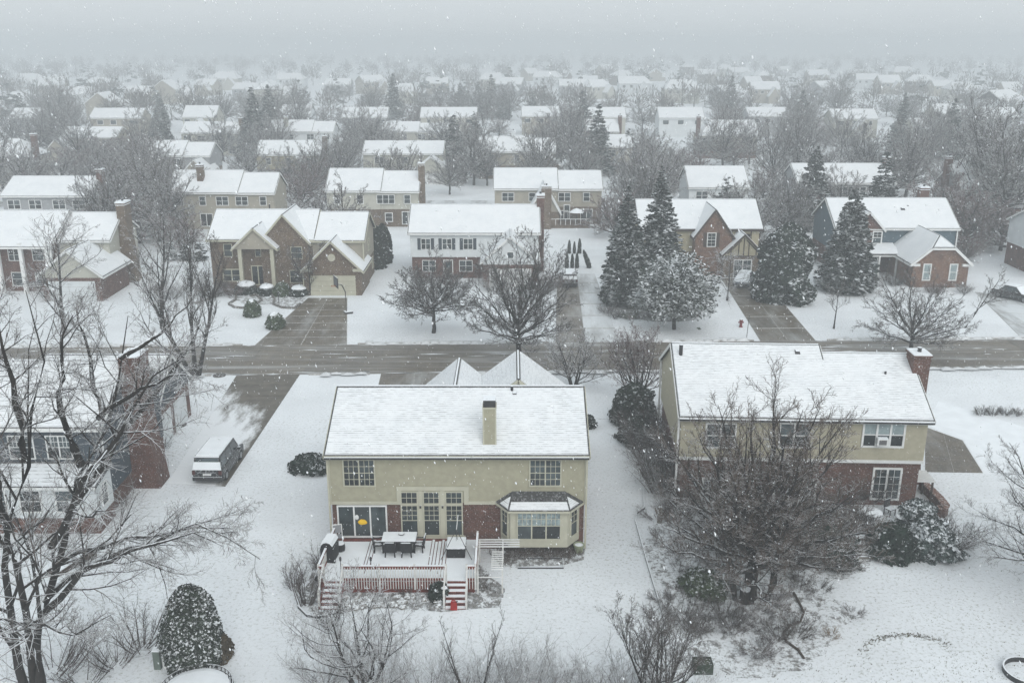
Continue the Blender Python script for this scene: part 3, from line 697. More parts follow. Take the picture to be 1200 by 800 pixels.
# planting beds
poly_sheet('planting_bed_by_deck', [g2(352, 700), g2(372, 655), g2(385, 640), g2(560, 660), g2(590, 690), g2(585, 712), g2(520, 716), g2(440, 712), g2(370, 722)], bed_dark, .012, jag=.12, seed=1)
poly_sheet('planting_bed_below_bay', [g2(583, 660), g2(600, 664), g2(660, 662), g2(684, 655), g2(686, 640), g2(583, 640)], bed_dark, .014, jag=.06, seed=2)
poly_sheet('wild_bed', [g2(752, 640), g2(770, 612), g2(830, 585), g2(1000, 610), g2(1030, 640), g2(1010, 668), g2(960, 685), g2(1000, 720), g2(940, 790), g2(860, 795), g2(800, 760), g2(778, 700)], ground_snow_mat('leafy_bed_snow', 1.3, .07, under=(.10, .095, .08)), .010, jag=.3, seed=3)
poly_sheet('shrub_bed', [g2(700, 352), g2(716, 346), g2(760, 350), g2(800, 358), g2(822, 366), g2(812, 376), g2(770, 377), g2(728, 372), g2(706, 364)], bed_dark, .012, jag=.15, seed=4)
poly_sheet('mulch_ring', [g2(958, 335), g2(1000, 330), g2(1020, 338), g2(1010, 345), g2(975, 345)], bed_dark, .012, jag=.15, seed=5)
poly_sheet('front_bed', [g2(230, 352), g2(262, 341), g2(330, 345), g2(358, 350), g2(352, 362), g2(325, 356), g2(290, 358), g2(262, 347)], bed_mat, .012, jag=.15, seed=6)
# ================================================================== OLIVE HOUSE WITH THE DECK (nearest, rear side to the viewer)
YW = 47.5
hx = -2.97
house = thing('house', 'olive cream house with red brick ground floor, bay window and snowy deck', 'house', (hx, YW, 0))
def LM(px, py, Y=YW): X, z = P(px, py, Y); return X - hx, z
gable_block(house, -6.93, 6.93, 0, 9.0, 5.87, 7.9, siding_olive, brick_red, 2.87, 'x', oh=.35, rake=.18, claps=('front', 'left', 'right'), trim=cream, gutter=metal_dark, ridge_gap=.16, jut=.05)
# trim belt stepping up over the tall windows
def trimbar(px0, px1, py, h=.17, y=-.09, name='trim_board'):
    a, z = LM(px0, py); b, _ = LM(px1, py); return MB().box(a, b, y, -.0, z - h / 2, z + h / 2).build(name, cream, house)
zb = 2.86
xl = LM(466, 590)[0]; xr = LM(549, 590)[0]
MB().box(-7.0, xl, -.10, -.0, zb - .09, zb + .10).build('trim_board', cream, house)
MB().box(xr, LM(581, 588)[0], -.10, -.0, zb - .09, zb + .10).build('trim_board', cream, house)
MB().box(LM(682, 588)[0], 7.0, -.10, -.0, zb - .09, zb + .10).build('trim_board', cream, house)
zt = LM(500, 573)[1]
MB().box(xl - .02, xr + .02, -.11, .0, zt - .03, zt + .20).build('trim_board', cream, house)
for xx in (xl + .11, xr - .11): MB().box(xx - .13, xx + .13, -.115, .0, zb - .09, zt - .032).build('trim_board', cream, house)
for xx in (-6.98, 6.98): MB().box(xx - .06, xx + .06, -.095, -.03, 2.96, 5.7).build('corner_board', cream, house)
# upper windows
def win_px(x0, x1, y0, y1, **k):
    a, zt_ = LM(x0, y0); b, zb_ = LM(x1, y1); a2, _ = LM(x0, y1); b2, _ = LM(x1, y1)
    X = (LM(x0, (y0 + y1) / 2)[0] + LM(x1, (y0 + y1) / 2)[0]) / 2; W = LM(x1, (y0 + y1) / 2)[0] - LM(x0, (y0 + y1) / 2)[0]
    return window(house, X, k.pop('y', -.07), zb_, round(W, 2), round(zt_ - zb_, 2), **k)
win_px(402, 440, 537, 569, units=2, grid=(3, 2), frame=cream, lower_grid=True, up_mat=None)
win_px(620, 658, 537, 569, units=2, grid=(3, 2), frame=cream, lower_grid=True)
# sliding doors with a yellow float inside
a, zs = LM(397, 628.5); b, _ = LM(455, 628.5); ztop = LM(420, 591)[1]
sd = window(house, (a + b) / 2, -.02, zs, round(b - a, 2), round(ztop - zs, 2), units=3, double=False, grid=None, frame=white, trim=.08, part='sliding_door', depth=.09)
ybx = MB().blob(((a + b) / 2 - .02, -.10, zs + .95), .26, .05, .16, 4, .16, 10, 6); 
tag(ybx.build('inflatable_ring', M('yellow_vinyl', (.80, .50, .01), .5), None, (hx, YW, 0)), 'yellow inflatable leaning against the middle pane of the sliding door', 'inflatable')
tag(MB().blob(((a + b) / 2 - .30, -.10, zs + 1.25), .12, .04, .15, 6, .1, 8, 5).build('white_bag', white, None, (hx, YW, 0)), 'small white bundle above the yellow inflatable at the door', 'bundle')
# three tall windows
for x0, x1 in ((470, 490.5), (496, 516), (522, 542.5)):
    a, zl = LM(x0, 626.5); b, _ = LM(x1, 626.5); a = LM(x0, 600)[0]; b = LM(x1, 600)[0]; zm = LM(x0, 590)[1]; zt2 = LM(x0, 575)[1]
    window(house, (a + b) / 2, -.085, zl, round(b - a, 2), round(zm - zl, 2), grid=(3, 3), frame=cream, depth=.05, part='window')
    window(house, (a + b) / 2, -.085, zm + .02, round(b - a, 2), round(zt2 - zm, 2), double=False, grid=(3, 2), frame=cream, depth=.05, part='transom_window')
zl = LM(500, 627)[1]
for x0, x1 in ((490.5, 496), (516, 522)):
    a, b = LM(x0 + .2, 600)[0], LM(x1 - .2, 600)[0]; MB().box(a, b, -.15, .0, zl, zt - .03).build('mullion_post', cream, house)
    MB().box((a + b) / 2 - .05, (a + b) / 2 + .05, -.2, -.151, LM(493, 592)[1] - .08, LM(493, 592)[1] + .08).build('wall_lamp', metal_dark, house)
MB().box(LM(468, 600)[0], LM(545, 600)[0], -.16, .0, zl - .12, zl).build('sill', cream, house)
# side bump-out with its own roof, east side
MB().box(6.93, 7.5, 8.6, 12.0, -.2, 1.95).build('side_bay', siding_grey, house)
r = MB().box(6.9, 7.62, 8.5, 12.1, 1.95, 2.05).build('side_bay_roof', shingle, house); MB().box(6.95, 7.58, 8.54, 12.0, 2.051, 2.12).build('snow', snow_plain, r)
# bay window
fy = -.95
fx0, fx1 = LM(598, 615, YW + fy)[0], LM(665, 615, YW + fy)[0]; sx0, sx1 = LM(586.5, 600)[0], LM(679, 600)[0]
bz0, bz1 = .62, 2.92
foot = [(sx0, 0), (fx0, fy), (fx1, fy), (sx1, 0)]
MB().prism([(x, y, bz0) for x, y in foot], [(x, y, bz1) for x, y in foot]).build('bay_window', cream, house)
MB().prism([(x * .98 + .08, y * .70, -.1) for x, y in foot], [(x * .98 + .08, y * .70, bz0 - .001) for x, y in foot]).build('bay_base', M('dark_foundation', (.045, .035, .03), .9, .3, 3), house)
wz0, wz1 = LM(630, 632, YW + fy)[1], LM(630, 599, YW + fy)[1]
blind = M('pale_blind_behind_glass', (.24, .30, .31), .25, .35, 5)
window(house, (fx0 + fx1) / 2, fy - .01, wz0, 2.42, round(wz1 - wz0, 2), units=3, grid=(3, 2), frame=cream, up_mat=blind)
for (xa, ya), (xb, yb) in ((foot[0], foot[1]), (foot[2], foot[3])):
    an = math.atan2(yb - ya, xb - xa); window(house, (xa + xb) / 2 + math.sin(an) * .01, (ya + yb) / 2 - math.cos(an) * .01, wz0 - .02, .72, round(wz1 - wz0, 2), rz=an, units=1, grid=(2, 2), frame=cream)
e = .22; ez = bz1 + .0; tz = 3.58
ro = [(sx0 - .30, -.05, ez), (fx0 - e * .6, fy - e, ez), (fx1 + e * .6, fy - e, ez), (sx1 + .25, -.05, ez)]; t0, t1 = (fx0 + .12, -.04, tz), (fx1 - .12, -.04, tz)
roof_from(house, [([ro[1], ro[2], t1, t0], [.05, .05, .72, .05]), ([ro[0], ro[1], t0], [.08, .03, .32]), ([ro[2], ro[3], t1], [.08, .32, .03])], snow_roof_near, t=.1, snow_t=.05, name='bay_roof')
fm_ = MB()
for p, q in ((ro[0], ro[1]), (ro[1], ro[2]), (ro[2], ro[3])): fm_.bar((p[0], p[1] - .012, p[2] - .07), (q[0], q[1] - .012, q[2] - .07), .03, .12)
fm_.build('bay_fascia', cream, house)
# chimney clad in siding, with a metal cap
for xx in (-7.03, 7.03): MB().box(xx - .05, xx + .05, -.2, -.1, .1, 5.65).build('downspout', cream, house)
cx_, _ = LM(574, 500, YW + .9)
ch = MB().box(cx_ - .35, cx_ + .35, .25, 1.05, 5.7, 8.25).build('chimney', siding_olive, house)
MB().box(cx_ - .38, cx_ + .38, .22, 1.08, 8.25, 8.33).build('trim_board', cream, ch)
MB().box(cx_ - .33, cx_ + .33, .27, 1.03, 8.33, 8.72).build('chimney_cap', metal_dark, ch)
for k in (-1, 1): MB().box(cx_ + k * .33 - .04, cx_ + k * .33 + .04, .235, .25, 5.72, 8.25).build('corner_board', cream, ch)
vp = vent_pipe(house, LM(600, 455, YW + 4.1)[0], 4.1, 7.4, .75, .08); roof_vent(house, LM(603, 459, YW + 3.9)[0], 3.9, 7.62, .3)
for px, py in ((392, 497), (611, 489)):
    yy = (533 - py) / 81 * 4.5; x_, z_ = LM(px, py, YW + yy); MB().lathe([(.09, z_ - .2), (.07, z_ + .10), (.02, z_ + .12)], 8, (x_, yy)).build('vent_pipe', metal_dark, house)
# street-side wings: garage and entry, ridges running to the street
gable_block(house, -4.35, 3.15 - .1, 8.6, 14.7, 3.0, 6.15, siding_olive, brick_red, 2.6, 'y', oh=.3, rake=.2, trim=cream, ridge_gap=.15)
E2 = MB
gable_block(house, -.95 + .5, 7.2, 8.9, 14.2, 3.9, 6.85, siding_olive, brick_red, 2.6, 'y', oh=.35, rake=.25, trim=cream, ridge_gap=.15, hips=(0, 0))
garage_door(house, -.6, 14.75, 4.9, 2.2, cream)

# ---------------------------------------------------------------- deck
ZD = .70; DY0, DY1 = 42.95, 47.35
dx0 = P(373, 664, DY0)[0]; dx1 = P(557, 664, DY0)[0]
deck = thing('deck', 'red stained timber deck with white railings and two stairs behind the olive house', 'deck', ((dx0 + dx1) / 2, DY0, 0))
W2 = (dx1 - dx0) / 2; D = DY1 - DY0
stL = (P(380, 680, DY0)[0] - deck.location.x, P(402, 680, DY0)[0] - deck.location.x)
stR = (P(523, 680, DY0)[0] - deck.location.x, P(547, 680, DY0)[0] - deck.location.x)
rnd = random.Random(3)
snowy_plank = M('snow_covered_plank', (.70, .735, .76), .9, .10, 1.2)
bare_gap = deck_red
n = int(2 * W2 / .145); pw = 2 * W2 / n; pm = {}
for i in range(n):
    x = -W2 + (i + .5) * pw; 
    MB().box(x - pw / 2 + .006, x + pw / 2 - .006, .0, D, ZD - .04, ZD + rnd.uniform(.0, .012)).build('plank', deck_red, deck)
# snow blanket over the boards with bare joints showing in places
m = MB(); gaps = sorted([-1.95, -1.80, -1.62, 1.45, 1.62, 1.80, 2.0, 2.16, 2.34] + [-4.3]); edges = [-W2 + .02] + gaps + [W2 - .02]
for a, b in zip(edges[:-1], edges[1:]):
    y1 = D - .15 - rnd.uniform(0, .25)
    m.box(a + .022, b - .022, .01 if rnd.random() < .6 else .02, y1, ZD + .013, ZD + .045)
for a in gaps: m.box(a - .03, a + .03, .01, rnd.uniform(.3, 1.5), ZD + .013, ZD + .04)
sn = m.build('snow', snow_plain, deck); sn['label'] = 'thin snow blanket with bare board joints'
MB().box(-W2, W2, .0, .045, .22, ZD - .045).build('rim_board', deck_red, deck)
for x in (-W2 + .02, W2 - .02): MB().box(x - .02, x + .02, .05, D, .22, ZD - .045).build('rim_board', deck_red, deck)
for x in np.linspace(-W2 + .1, W2 - .1, 6): MB().box(x - .06, x + .06, .06, .18, -.2, .6).build('post', deck_red, deck)
MB().box(-W2 + .1, W2 - .1, .10, .12, -.1, .30).build('skirt_board', deck_red, deck)
def rail(a, b, front=True, z=ZD, zt=None):
    a = Vector((*a, 0)); b = Vector((*b, 0)); L = (b - a).length; d = (b - a) / L; za, zb_ = (z, z) if zt is None else (z, zt)
    MB().bar((a.x, a.y, za + .88), (b.x, b.y, zb_ + .88), .13, .05).build('handrail', deck_red, deck)
    MB().bar((a.x, a.y, za + .915), (b.x, b.y, zb_ + .915), .11, .035).build('rail_snow', snow_plain, deck)
    for hh in (.78, .12): MB().bar((a.x, a.y, za + hh), (b.x, b.y, zb_ + hh), .05, .13).build('rail', deck_red, deck)
    k = int(L / .135)
    me = BAL
    for i in range(1, k):
        p = a + d * (L * i / k); o = link('baluster', me, deck, (p.x, p.y + (-.045 if front else 0), (za + (zb_ - za) * i / k)))
BAL = MB().box(-.019, .019, -.019, .019, -.40, .86).mesh('baluster', deck_white)
POST = MB().box(-.05, .05, -.05, .05, -.45, 1.0).mesh('post', deck_white)
rail((-W2, 0), (stL[0], 0)); rail((stL[1], 0), (stR[0], 0)); rail((stR[1], 0), (W2, 0))
rail((-W2, 0), (-W2 + .12, D - .2), False); rail((W2, 0), (W2, D - 1.0), False)
for x, y in ((-W2, 0), (stL[0], 0), (stL[1], 0), (-.9, 0), (.9, 0), (stR[0], 0), (stR[1], 0), (W2, 0), (-W2 + .12, D - .2), (W2, D - 1.0), (W2, 1.8), (-W2, 2.1)): link('post', POST, deck, (x, y, ZD))
for (s0, s1), hr in ((stL, True), (stR, False)):
    nst = 5; run = .29; rise = ZD / nst
    for i in range(nst):
        zt = ZD - rise * (i + 0) ; y1 = -run * i; y0 = -run * (i + 1)
        MB().box(s0 + .03, s1 - .03, y1 - .03, y1 - .005, zt - rise, zt - .04).build('riser', deck_red, deck)
        if i < nst - 0:
            tz = zt - rise
            if tz > -.01: t_ = MB().box(s0 + .0, s1 - .0, y0, y1 - .032, tz - .035 + .02, tz + .02).build('tread', deck_red, deck); MB().box(s0 + .03, s1 - .03, y0 + .04, y1 - .04, tz + .021, tz + .055).build('snow', snow_plain, t_)
    for xx in (s0 - .03, s1 + .03):
        MB().bar((xx, 0.0, ZD - .12), (xx, -run * nst, -.02), .05, .24).build('stringer', deck_white if not hr else deck_red, deck)
        if hr or True:
            link('post', POST, deck, (xx, -run * nst + .1, 0)); MB().bar((xx, 0, ZD + .9), (xx, -run * nst + .1, .95), .07, .06).build('stair_rail', deck_white, deck)
# potting trellis beside the deck: white ladder-like pergola
px0, px1 = P(561, 640, 44.6)[0], P(589, 640, 44.6)[0]
tr = thing('pergola', 'low white slatted pergola frame standing right of the deck', 'pergola', ((px0 + px1) / 2, 43.0, 0)); w2 = (px1 - px0) / 2
for x in (-w2, w2):
    for y in (0, 3.0): MB().box(x - .04, x + .04, y - .04, y + .04, -.1, 1.25).build('post', deck_white, tr)
    MB().box(x - .03, x + .03, -.1, 3.2, 1.25, 1.33).build('beam', deck_white, tr)
for i in range(9): MB().box(.05, w2 + .05, .0 + i * .22 + .01, .05 + i * .22, 1.33, 1.38).build('slat', white, tr)
for i in range(4): MB().box(-w2 - .1, w2 + .9, 2.3 + i * .25, 2.36 + i * .25, 1.33, 1.38).build('slat', white, tr)
MB().box(-w2, w2, -.03, .0, .9, .95).build('cross_rail', white, tr)
# furniture on the deck
dl = deck.location
def table_set(x, y, z0, w_, d):
    t = thing('patio_table', 'long black patio table under an even cap of snow', 'table', (x, y, z0))
    MB().box(-w_ / 2, w_ / 2, -d / 2, d / 2, .60, .73).build('tabletop', black_wicker, t); MB().box(-w_ * .3, w_ * .3, -d * .25, d * .25, .0, .60).build('base', black_wicker, t)
    for sx in (-1, 1):
        for sy in (-1, 1): MB().box(sx * (w_ / 2 - .08) - .04, sx * (w_ / 2 - .08) + .04, sy * (d / 2 - .08) - .04, sy * (d / 2 - .08) + .04, 0, .68).build('leg', black_wicker, t)
    m = MB().prism([(-w_ / 2, -d / 2, .731), (w_ / 2, -d / 2, .731), (w_ / 2, d / 2, .731), (-w_ / 2, d / 2, .731)], [(-w_ / 2 + .04, -d / 2 + .03, .80), (w_ / 2 - .04, -d / 2 + .03, .80), (w_ / 2 - .03, d / 2 - .04, .80), (-w_ / 2 + .03, d / 2 - .04, .80)]); m.build('snow', snow_plain, t)
    return t
tx = P(468, 640, 46.0)[0]
table_set(tx, 46.15, ZD + .04, 1.85, 1.0)
bwl = MB().lathe([(.10, 0), (.17, .04), (.16, .07), (.09, .05), (.03, .05)], 14); tag(bwl.build('bowl', metal_dark, None, (tx + .1, 46.3, ZD + .84)), 'dark round bowl in the snow on the patio table', 'bowl')
def chair(x, y, rz, label):
    c = thing('patio_chair', label, 'chair', (x, y, ZD + .04), rz, 'black chairs round the patio table')
    MB().box(-.26, .26, -.26, .26, .38, .46).build('seat', black_wicker, c); MB().box(-.2, .2, -.2, .2, .461, .50).build('snow', snow_plain, c)
    MB().prism([(-.30, -.30, .30), (.30, -.30, .30), (.30, -.25, .30), (-.30, -.25, .30)], [(-.30, -.38, .92), (.30, -.38, .92), (.30, -.33, .92), (-.30, -.33, .92)]).build('backrest', black_wicker, c)
    MB().box(-.24, .24, -.38, -.33, .921, .95).build('snow', snow_plain, c)
    for sx in (-1, 1):
        MB().bar((sx * .27, -.3, .66), (sx * .27, .22, .62), .05).build('armrest', black_wicker, c)
        for sy in (-1, 1): MB().bar((sx * .23, sy * .23, .38), (sx * .26, sy * .26, 0), .05).build('leg', black_wicker, c)
chair(tx - .42, 45.52, 0, 'black wicker chair at the left of the table front'); chair(tx + .46, 45.5, 0, 'black wicker chair at the right of the table front')
chair(tx - 1.1, 46.0, R(-80), 'black wicker chair at the left end of the table'); chair(tx + 1.05, 46.0, R(85), 'black wicker chair at the right end of the table')
# square table with a black tripod stand
qx = P(535, 645, 45.8)[0]
q = thing('fire_table', 'square black wicker fire table capped with snow near the right stairs', 'table', (qx, 45.75, ZD + .04))
MB().prism([(-.48, -.55, 0), (.48, -.55, 0), (.48, .55, 0), (-.48, .55, 0)], [(-.50, -.58, .52), (.50, -.58, .52), (.50, .58, .52), (-.50, .58, .52)]).build('base', black_wicker, q)
MB().box(-.54, .54, -.62, .62, .52, .57).build('tabletop', black_wicker, q); MB().box(-.5, .5, -.58, .58, .571, .64).build('snow', snow_plain, q)
t = thing('tripod_stand', 'tall thin black tripod stand straddling the snowy fire table', 'stand', (qx + .03, 45.5, ZD + .04))
for a in (0, 2.09, 4.19):
    MB().tube([(.95 * math.cos(a - 1.57 + 1.05), .95 * math.sin(a - 1.57 + 1.05), 0), (.0, .0, 1.55)], .018, 6).build('leg', metal_dark, t)
MB().tube([(0, 0, 1.5), (.1, .1, 2.35)], .022, 6).build('pole', white, t)
MB().tube([(0, 0, 1.5), (-.02, 0, .85)], .008, 5).build('chain', metal_dark, t)
# grill and chairs by the left railing
gx = P(386, 650, 45.0)[0]
g = thing('barbecue_grill', 'covered black barbecue grill with a snowy lid by the left railing', 'grill', (gx, 45.2, ZD + .04), R(-8))
MB().prism([(-.34, -.50, .0), (.34, -.50, .0), (.32, .46, .0), (-.32, .46, .0)], [(-.36, -.5, .82), (.36, -.5, .82), (.34, .5, .82), (-.34, .5, .82)]).build('cover', black_wicker, g)
MB().tube([(0, -.5, .84), (0, .5, .84)], .33, 12).build('lid', black_wicker, g)
MB().prism([(-.33, -.5, .98), (.33, -.5, .98), (.33, .5, .98), (-.33, .5, .98)], [(-.24, -.47, 1.21), (.24, -.47, 1.21), (.24, .47, 1.21), (-.24, .47, 1.21)]).build('snow', snow_plain, g)
for sx in (-1, 1): MB().tube([(sx * .38, -.45, .08), (sx * .42, -.45, .08)], .09, 10).build('wheel', metal_dark, g)
c = thing('folding_chair', 'pale metal folding chair standing against the brick by the grill', 'chair', (P(396, 625, 46.8)[0], 46.7, ZD + .04), R(15))
fr = MB()
for sx in (-.25, .25): fr.tube([(sx, -.25, 0), (sx, .1, .5), (sx, .25, 1.05)], .025, 6).tube([(sx, .25, 0), (sx, -.2, .48)], .02, 6)
fr.tube([(-.25, .25, 1.05), (.25, .25, 1.05)], .025, 6); fr.build('frame', white, c)
MB().box(-.24, .24, -.22, .2, .45, .49).build('seat', M('grey_canvas', (.25, .26, .27)), c); MB().prism([(-.22, .15, .6), (.22, .15, .6), (.22, .18, .6), (-.22, .18, .6)], [(-.22, .24, 1.0), (.22, .24, 1.0), (.22, .27, 1.0), (-.22, .27, 1.0)]).build('backrest', M('grey_canvas', (.25, .26, .27)), c)
c2 = thing('wicker_stool', 'low dark brown stool with snow beside the grill', 'stool', (P(400, 640, 46.2)[0], 46.0, ZD + .04))
MB().lathe([(.22, 0), (.25, .2), (.24, .42)], 12).build('seat', black_wicker, c2); MB().lathe([(.21, .421), (.18, .49)], 12).build('snow', snow_plain, c2)
for px in (405, 439, 476):
    pass
for i, px in enumerate((404.5, 439)):
    x, y = G(px, 665, ZD)[0], 43.15; o = thing('garden_torch', ('left', 'right')[i] + ' one of two short dark lantern posts on the front deck edge', 'lantern', (x, y, ZD))
    MB().tube([(0, 0, 0), (0, 0, 1.05)], .02, 6).build('pole', metal_dark, o); MB().lathe([(.03, 1.05), (.06, 1.1), (.06, 1.25), (.02, 1.32)], 8).build('lantern', metal_dark, o)
# red can on the right stairs
x, y = G(532, 711, .05); o = thing('fuel_can', 'bright red can standing at the foot of the right deck stairs', 'can', (x, y - .1, 0))
red = M('red_plastic', (.33, .014, .012), .5, .2)
MB().prism([(-.17, -.12, 0), (.17, -.12, 0), (.17, .12, 0), (-.17, .12, 0)], [(-.15, -.10, .40), (.15, -.10, .40), (.15, .10, .40), (-.15, .10, .40)]).build('body', red, o)
MB().tube([(-.1, 0, .39), (-.1, 0, .5), (.07, 0, .5), (.07, 0, .39)], .025, 6).build('handle', red, o); MB().tube([(.12, 0, .38), (.2, -.05, .52)], .03, 6).build('spout', metal_dark, o)
# snowy shrub and pots by the right stairs
x, y = G(515, 700); o = thing('evergreen_shrub', 'small dark evergreen shrub with clumps of snow left of the right stairs', 'shrub', (x, y, 0)); link('foliage', leafy(90, .55, .75, 700, .13, needle), o)
sc_ = MB()
for k in range(7): a = k * 1.1; sc_.blob((.35 * math.cos(a) * (k % 3) / 2, .3 * math.sin(a), .62 + .1 * (k % 2)), .2, .16, .07, k, .1, 8, 4)
sc_.build('snow', snow_plain, o)
x, y = G(678, 645); o = thing('plant_pot', 'pale green flower pot standing at the brick corner beside the bay window', 'pot', (x + .0, y - .15, 0)); MB().lathe([(.20, 0), (.29, .42), (.32, .42), (.32, .50), (.26, .50), (.25, .44)], 14).build('pot', M('sage_pot', (.26, .29, .19)), o); MB().lathe([(.25, .445), (.05, .50)], 12).build('snow', snow_plain, o)
# rocks, plants and litter in the bed under the railing
rnd = random.Random(12)
for i in range(48):
    px = rnd.uniform(405, 518); py = rnd.uniform(697, 714); x, y = G(px, py); s = rnd.uniform(.10, .26)
    tag(MB().blob((0, 0, s * .3), s, s * .8, s * .55, i, .15, 8, 5).build('stone', stone, None, (x, y, 0)), 'small snow-dusted stone in the bed below the deck railing', 'stone', 'stones in the bed below the deck')
for i, (px, py) in enumerate(((475, 697), (612, 654), (640, 656), (598, 657), (662, 655), (573, 690), (565, 683), (580, 650), (590, 662))):
    x, y = G(px, py); o = tag(link('bare_shrub', twiggy(40 + i, .55, .55 + .1 * (i % 3), 16, (5, 3), M('brown_stalks', (.085, .06, .045), .9, .3, 3, snow=(.6, 1.0))), None, (x, y, 0)), ('low brown stalks below the railing', 'low brown plant under the bay window, leftmost', 'low brown plant under the middle of the bay', 'low brown clump just left of the bay window', 'low brown plant under the right of the bay', 'brown bush beside the right stairs', 'brown bush between stairs and pergola', 'brown stalks at the pergola back', 'brown stalks at the bay corner nearest the pergola')[i], 'plant')
for i in range(9):
    x, y = G(598 + i * 9.5, 652 - (i == 8) * 3); tag(link('bare_shrub', twiggy(520 + i % 3, .42, .42, 22, (6, 4), M('brown_stalks', (.085, .06, .045)), .010), None, (x, y, 0), i), 'low brown perennial in the row under the bay window', 'plant', 'row of brown perennials under the bay window')
x0, y0 = G(607, 666); x1, y1 = G(659, 653)
o = thing('window_well_frame', 'thin dark rectangular frame lying on the snow below the bay window', 'frame', (x0, y0, 0))
wl = x1 - x0; dp = 1.0
for a, b in (((0, 0), (wl, 0)), ((0, 0), (0, dp)), ((wl, 0), (wl, dp)), ((0, dp), (wl, dp))): MB().bar((*a, .05), (*b, .05), .03, .08).build('edge_rail', metal_dark, o)
# ================================================================== YELLOW CREAM HOUSE (right neighbour)
rx, ry = 17.45, 53.0
RH = thing('house', 'long yellow cream sided house with a brick ground floor behind the big bare tree', 'house', (rx, ry, 0), R(-2.5))
gable_block(RH, -7.2, 1.6, 0, 10.2, 5.8, 8.5, siding_yellow, brick_red, 2.9, 'x', oh=.35, rake=.2, claps=('front', 'left'), trim=white, gutter=metal_dark, ridge_gap=.10, jut=.12)
gable_block(RH, 1.62, 7.1, 0.0, 9.2, 5.8, 8.15, siding_yellow, brick_red, 2.9, 'x', oh=.35, rake=.25, claps=('front',), trim=white, gutter=metal_dark, ridge_gap=.08, jut=.12)
MB().box(-7.34, 7.24, -.17, -.0, 2.84, 3.04).build('trim_board', white, RH)
def RL(px, py, Y=ry): 
    X, z = P(px, py, Y); v = Matrix.Rotation(R(2.5), 2) @ Vector((X - rx, Y - ry)); return v.x, z
# windows: (pixels on the wall)
def rwin(x0, x1, y0, y1, y=-.14, Yw=52.85, **k):
    a, z1 = RL(x0, y0, Yw); b, z0 = RL(x1, y1, Yw); a = RL(x0, (y0 + y1) / 2, Yw)[0]; b = RL(x1, (y0 + y1) / 2, Yw)[0]
    return window(RH, (a + b) / 2, y, z0, round(b - a, 2), round(z1 - z0, 2), **k)
w_ = rwin(1011, 1061, 495, 525, Yw=52.55, units=3, grid=None, frame=white, trim=.12, up_mat=glass_blind)
ax, az = RL(1034, 522, 52.3)
ac = thing('air_conditioner', 'white window air conditioner in the upper right window of the yellow house', 'air conditioner', (*(Matrix.Rotation(R(-2.5), 2) @ Vector((ax, -.35)) + Vector((rx, ry))), az), R(-2.5))
MB().box(-.32, .32, -.2, .2, 0, .42).build('casing', white, ac); MB().box(-.22, .22, -.215, -.2, .06, .36).build('grille', M('grey_grille', (.12, .12, .12)), ac); MB().box(-.3, .3, -.19, .1, .421, .46).build('snow', snow_plain, ac)
rwin(826, 862, 494, 524, Yw=53.2, units=2, grid=None, frame=white, trim=.1)
rwin(912, 948, 494, 524, Yw=53.0, units=2, grid=None, frame=white, trim=.1)
for x0, x1 in ((822, 862), (905, 955)): rwin(x0, x1, 560, 597, y=-.02, Yw=53.1, units=2, grid=(3, 3), frame=white, trim=.1)
window(RH, RL(1036, 570)[0], -.02, .35, 1.75, 2.15, units=2, double=False, grid=(2, 4), frame=white, trim=.12, part='patio_door')
chimney(RH, 7.62, 3.6, 1.0, 1.3, 0, 8.55, brick_red, shoulder=4.2)
vent_pipe(RH, RL(798, 415, ry + 4.3)[0], 4.1, 8.0, .8, .12)
roof_vent(RH, RL(933, 414, ry + 4.6)[0], 4.4, 8.2, .35); vent_pipe(RH, RL(1034, 436, ry + 3.2)[0], 2.9, 7.25, .4, .07)
MB().box(-7.5, -7.38, -.1, .02, 0, 5.6).build('downspout', white, RH); MB().box(-7.5, -7.38, 10.25, 10.37, 0, 5.6).build('downspout', white, RH)
# garden of the yellow house ------------------------------------------------
def rock_wall(name, pts, h, w_, mat, label, cat, stones=.45):
    o = thing(name, label, cat, (*pts[0], 0)); rnd = random.Random(len(label))
    for i in range(len(pts) - 1):
        a = Vector(pts[i]) - Vector(pts[0]); b = Vector(pts[i + 1]) - Vector(pts[0]); L = (b - a).length; k = max(1, int(L / stones)); d = (b - a) / L
        for j in range(k):
            p = a + d * (L * j / k + .01); q = a + d * (L * (j + 1) / k - .02); hh = h * rnd.uniform(.85, 1.1)
            MB().bar((p.x, p.y, hh / 2), (q.x, q.y, hh / 2), w_, hh).build('block', mat, o)
    return o
def gp(*a): return [G(x, y) for x, y in a]
low = thing('garden_wall', 'low curved red brick wall capped in brown beside the yellow house patio', 'wall', (*G(1079, 572), 0))
pts = [Vector(p) - Vector(G(1079, 572)) for p in gp((1079, 572), (1090, 583), (1100, 593), (1107, 602), (1103, 606), (1096, 604))]
for a, b in zip(pts[:-1], pts[1:]):
    MB().bar((a.x, a.y, .28), (b.x, b.y, .28), .36, .56).build('wall', brick_red, low); MB().bar((a.x, a.y, .60), (b.x, b.y, .60), .46, .07).build('coping', M('brown_coping', (.16, .085, .06), .8, .2, 3, fleck=.5), low)
pg = thing('trellis', 'small white slatted trellis roof at the right corner of the yellow house', 'trellis', (*G(1068, 590), 0), R(-2.5))
for x in (0, 1.1):
    for y in (0, 1.4): MB().box(x - .05, x + .05, y - .05, y + .05, 0, 1.5).build('post', timber, pg)
for k in range(7): MB().box(-.15, 1.25, -.1 + k * .25, -.02 + k * .25, 1.5, 1.58).build('slat', white, pg)
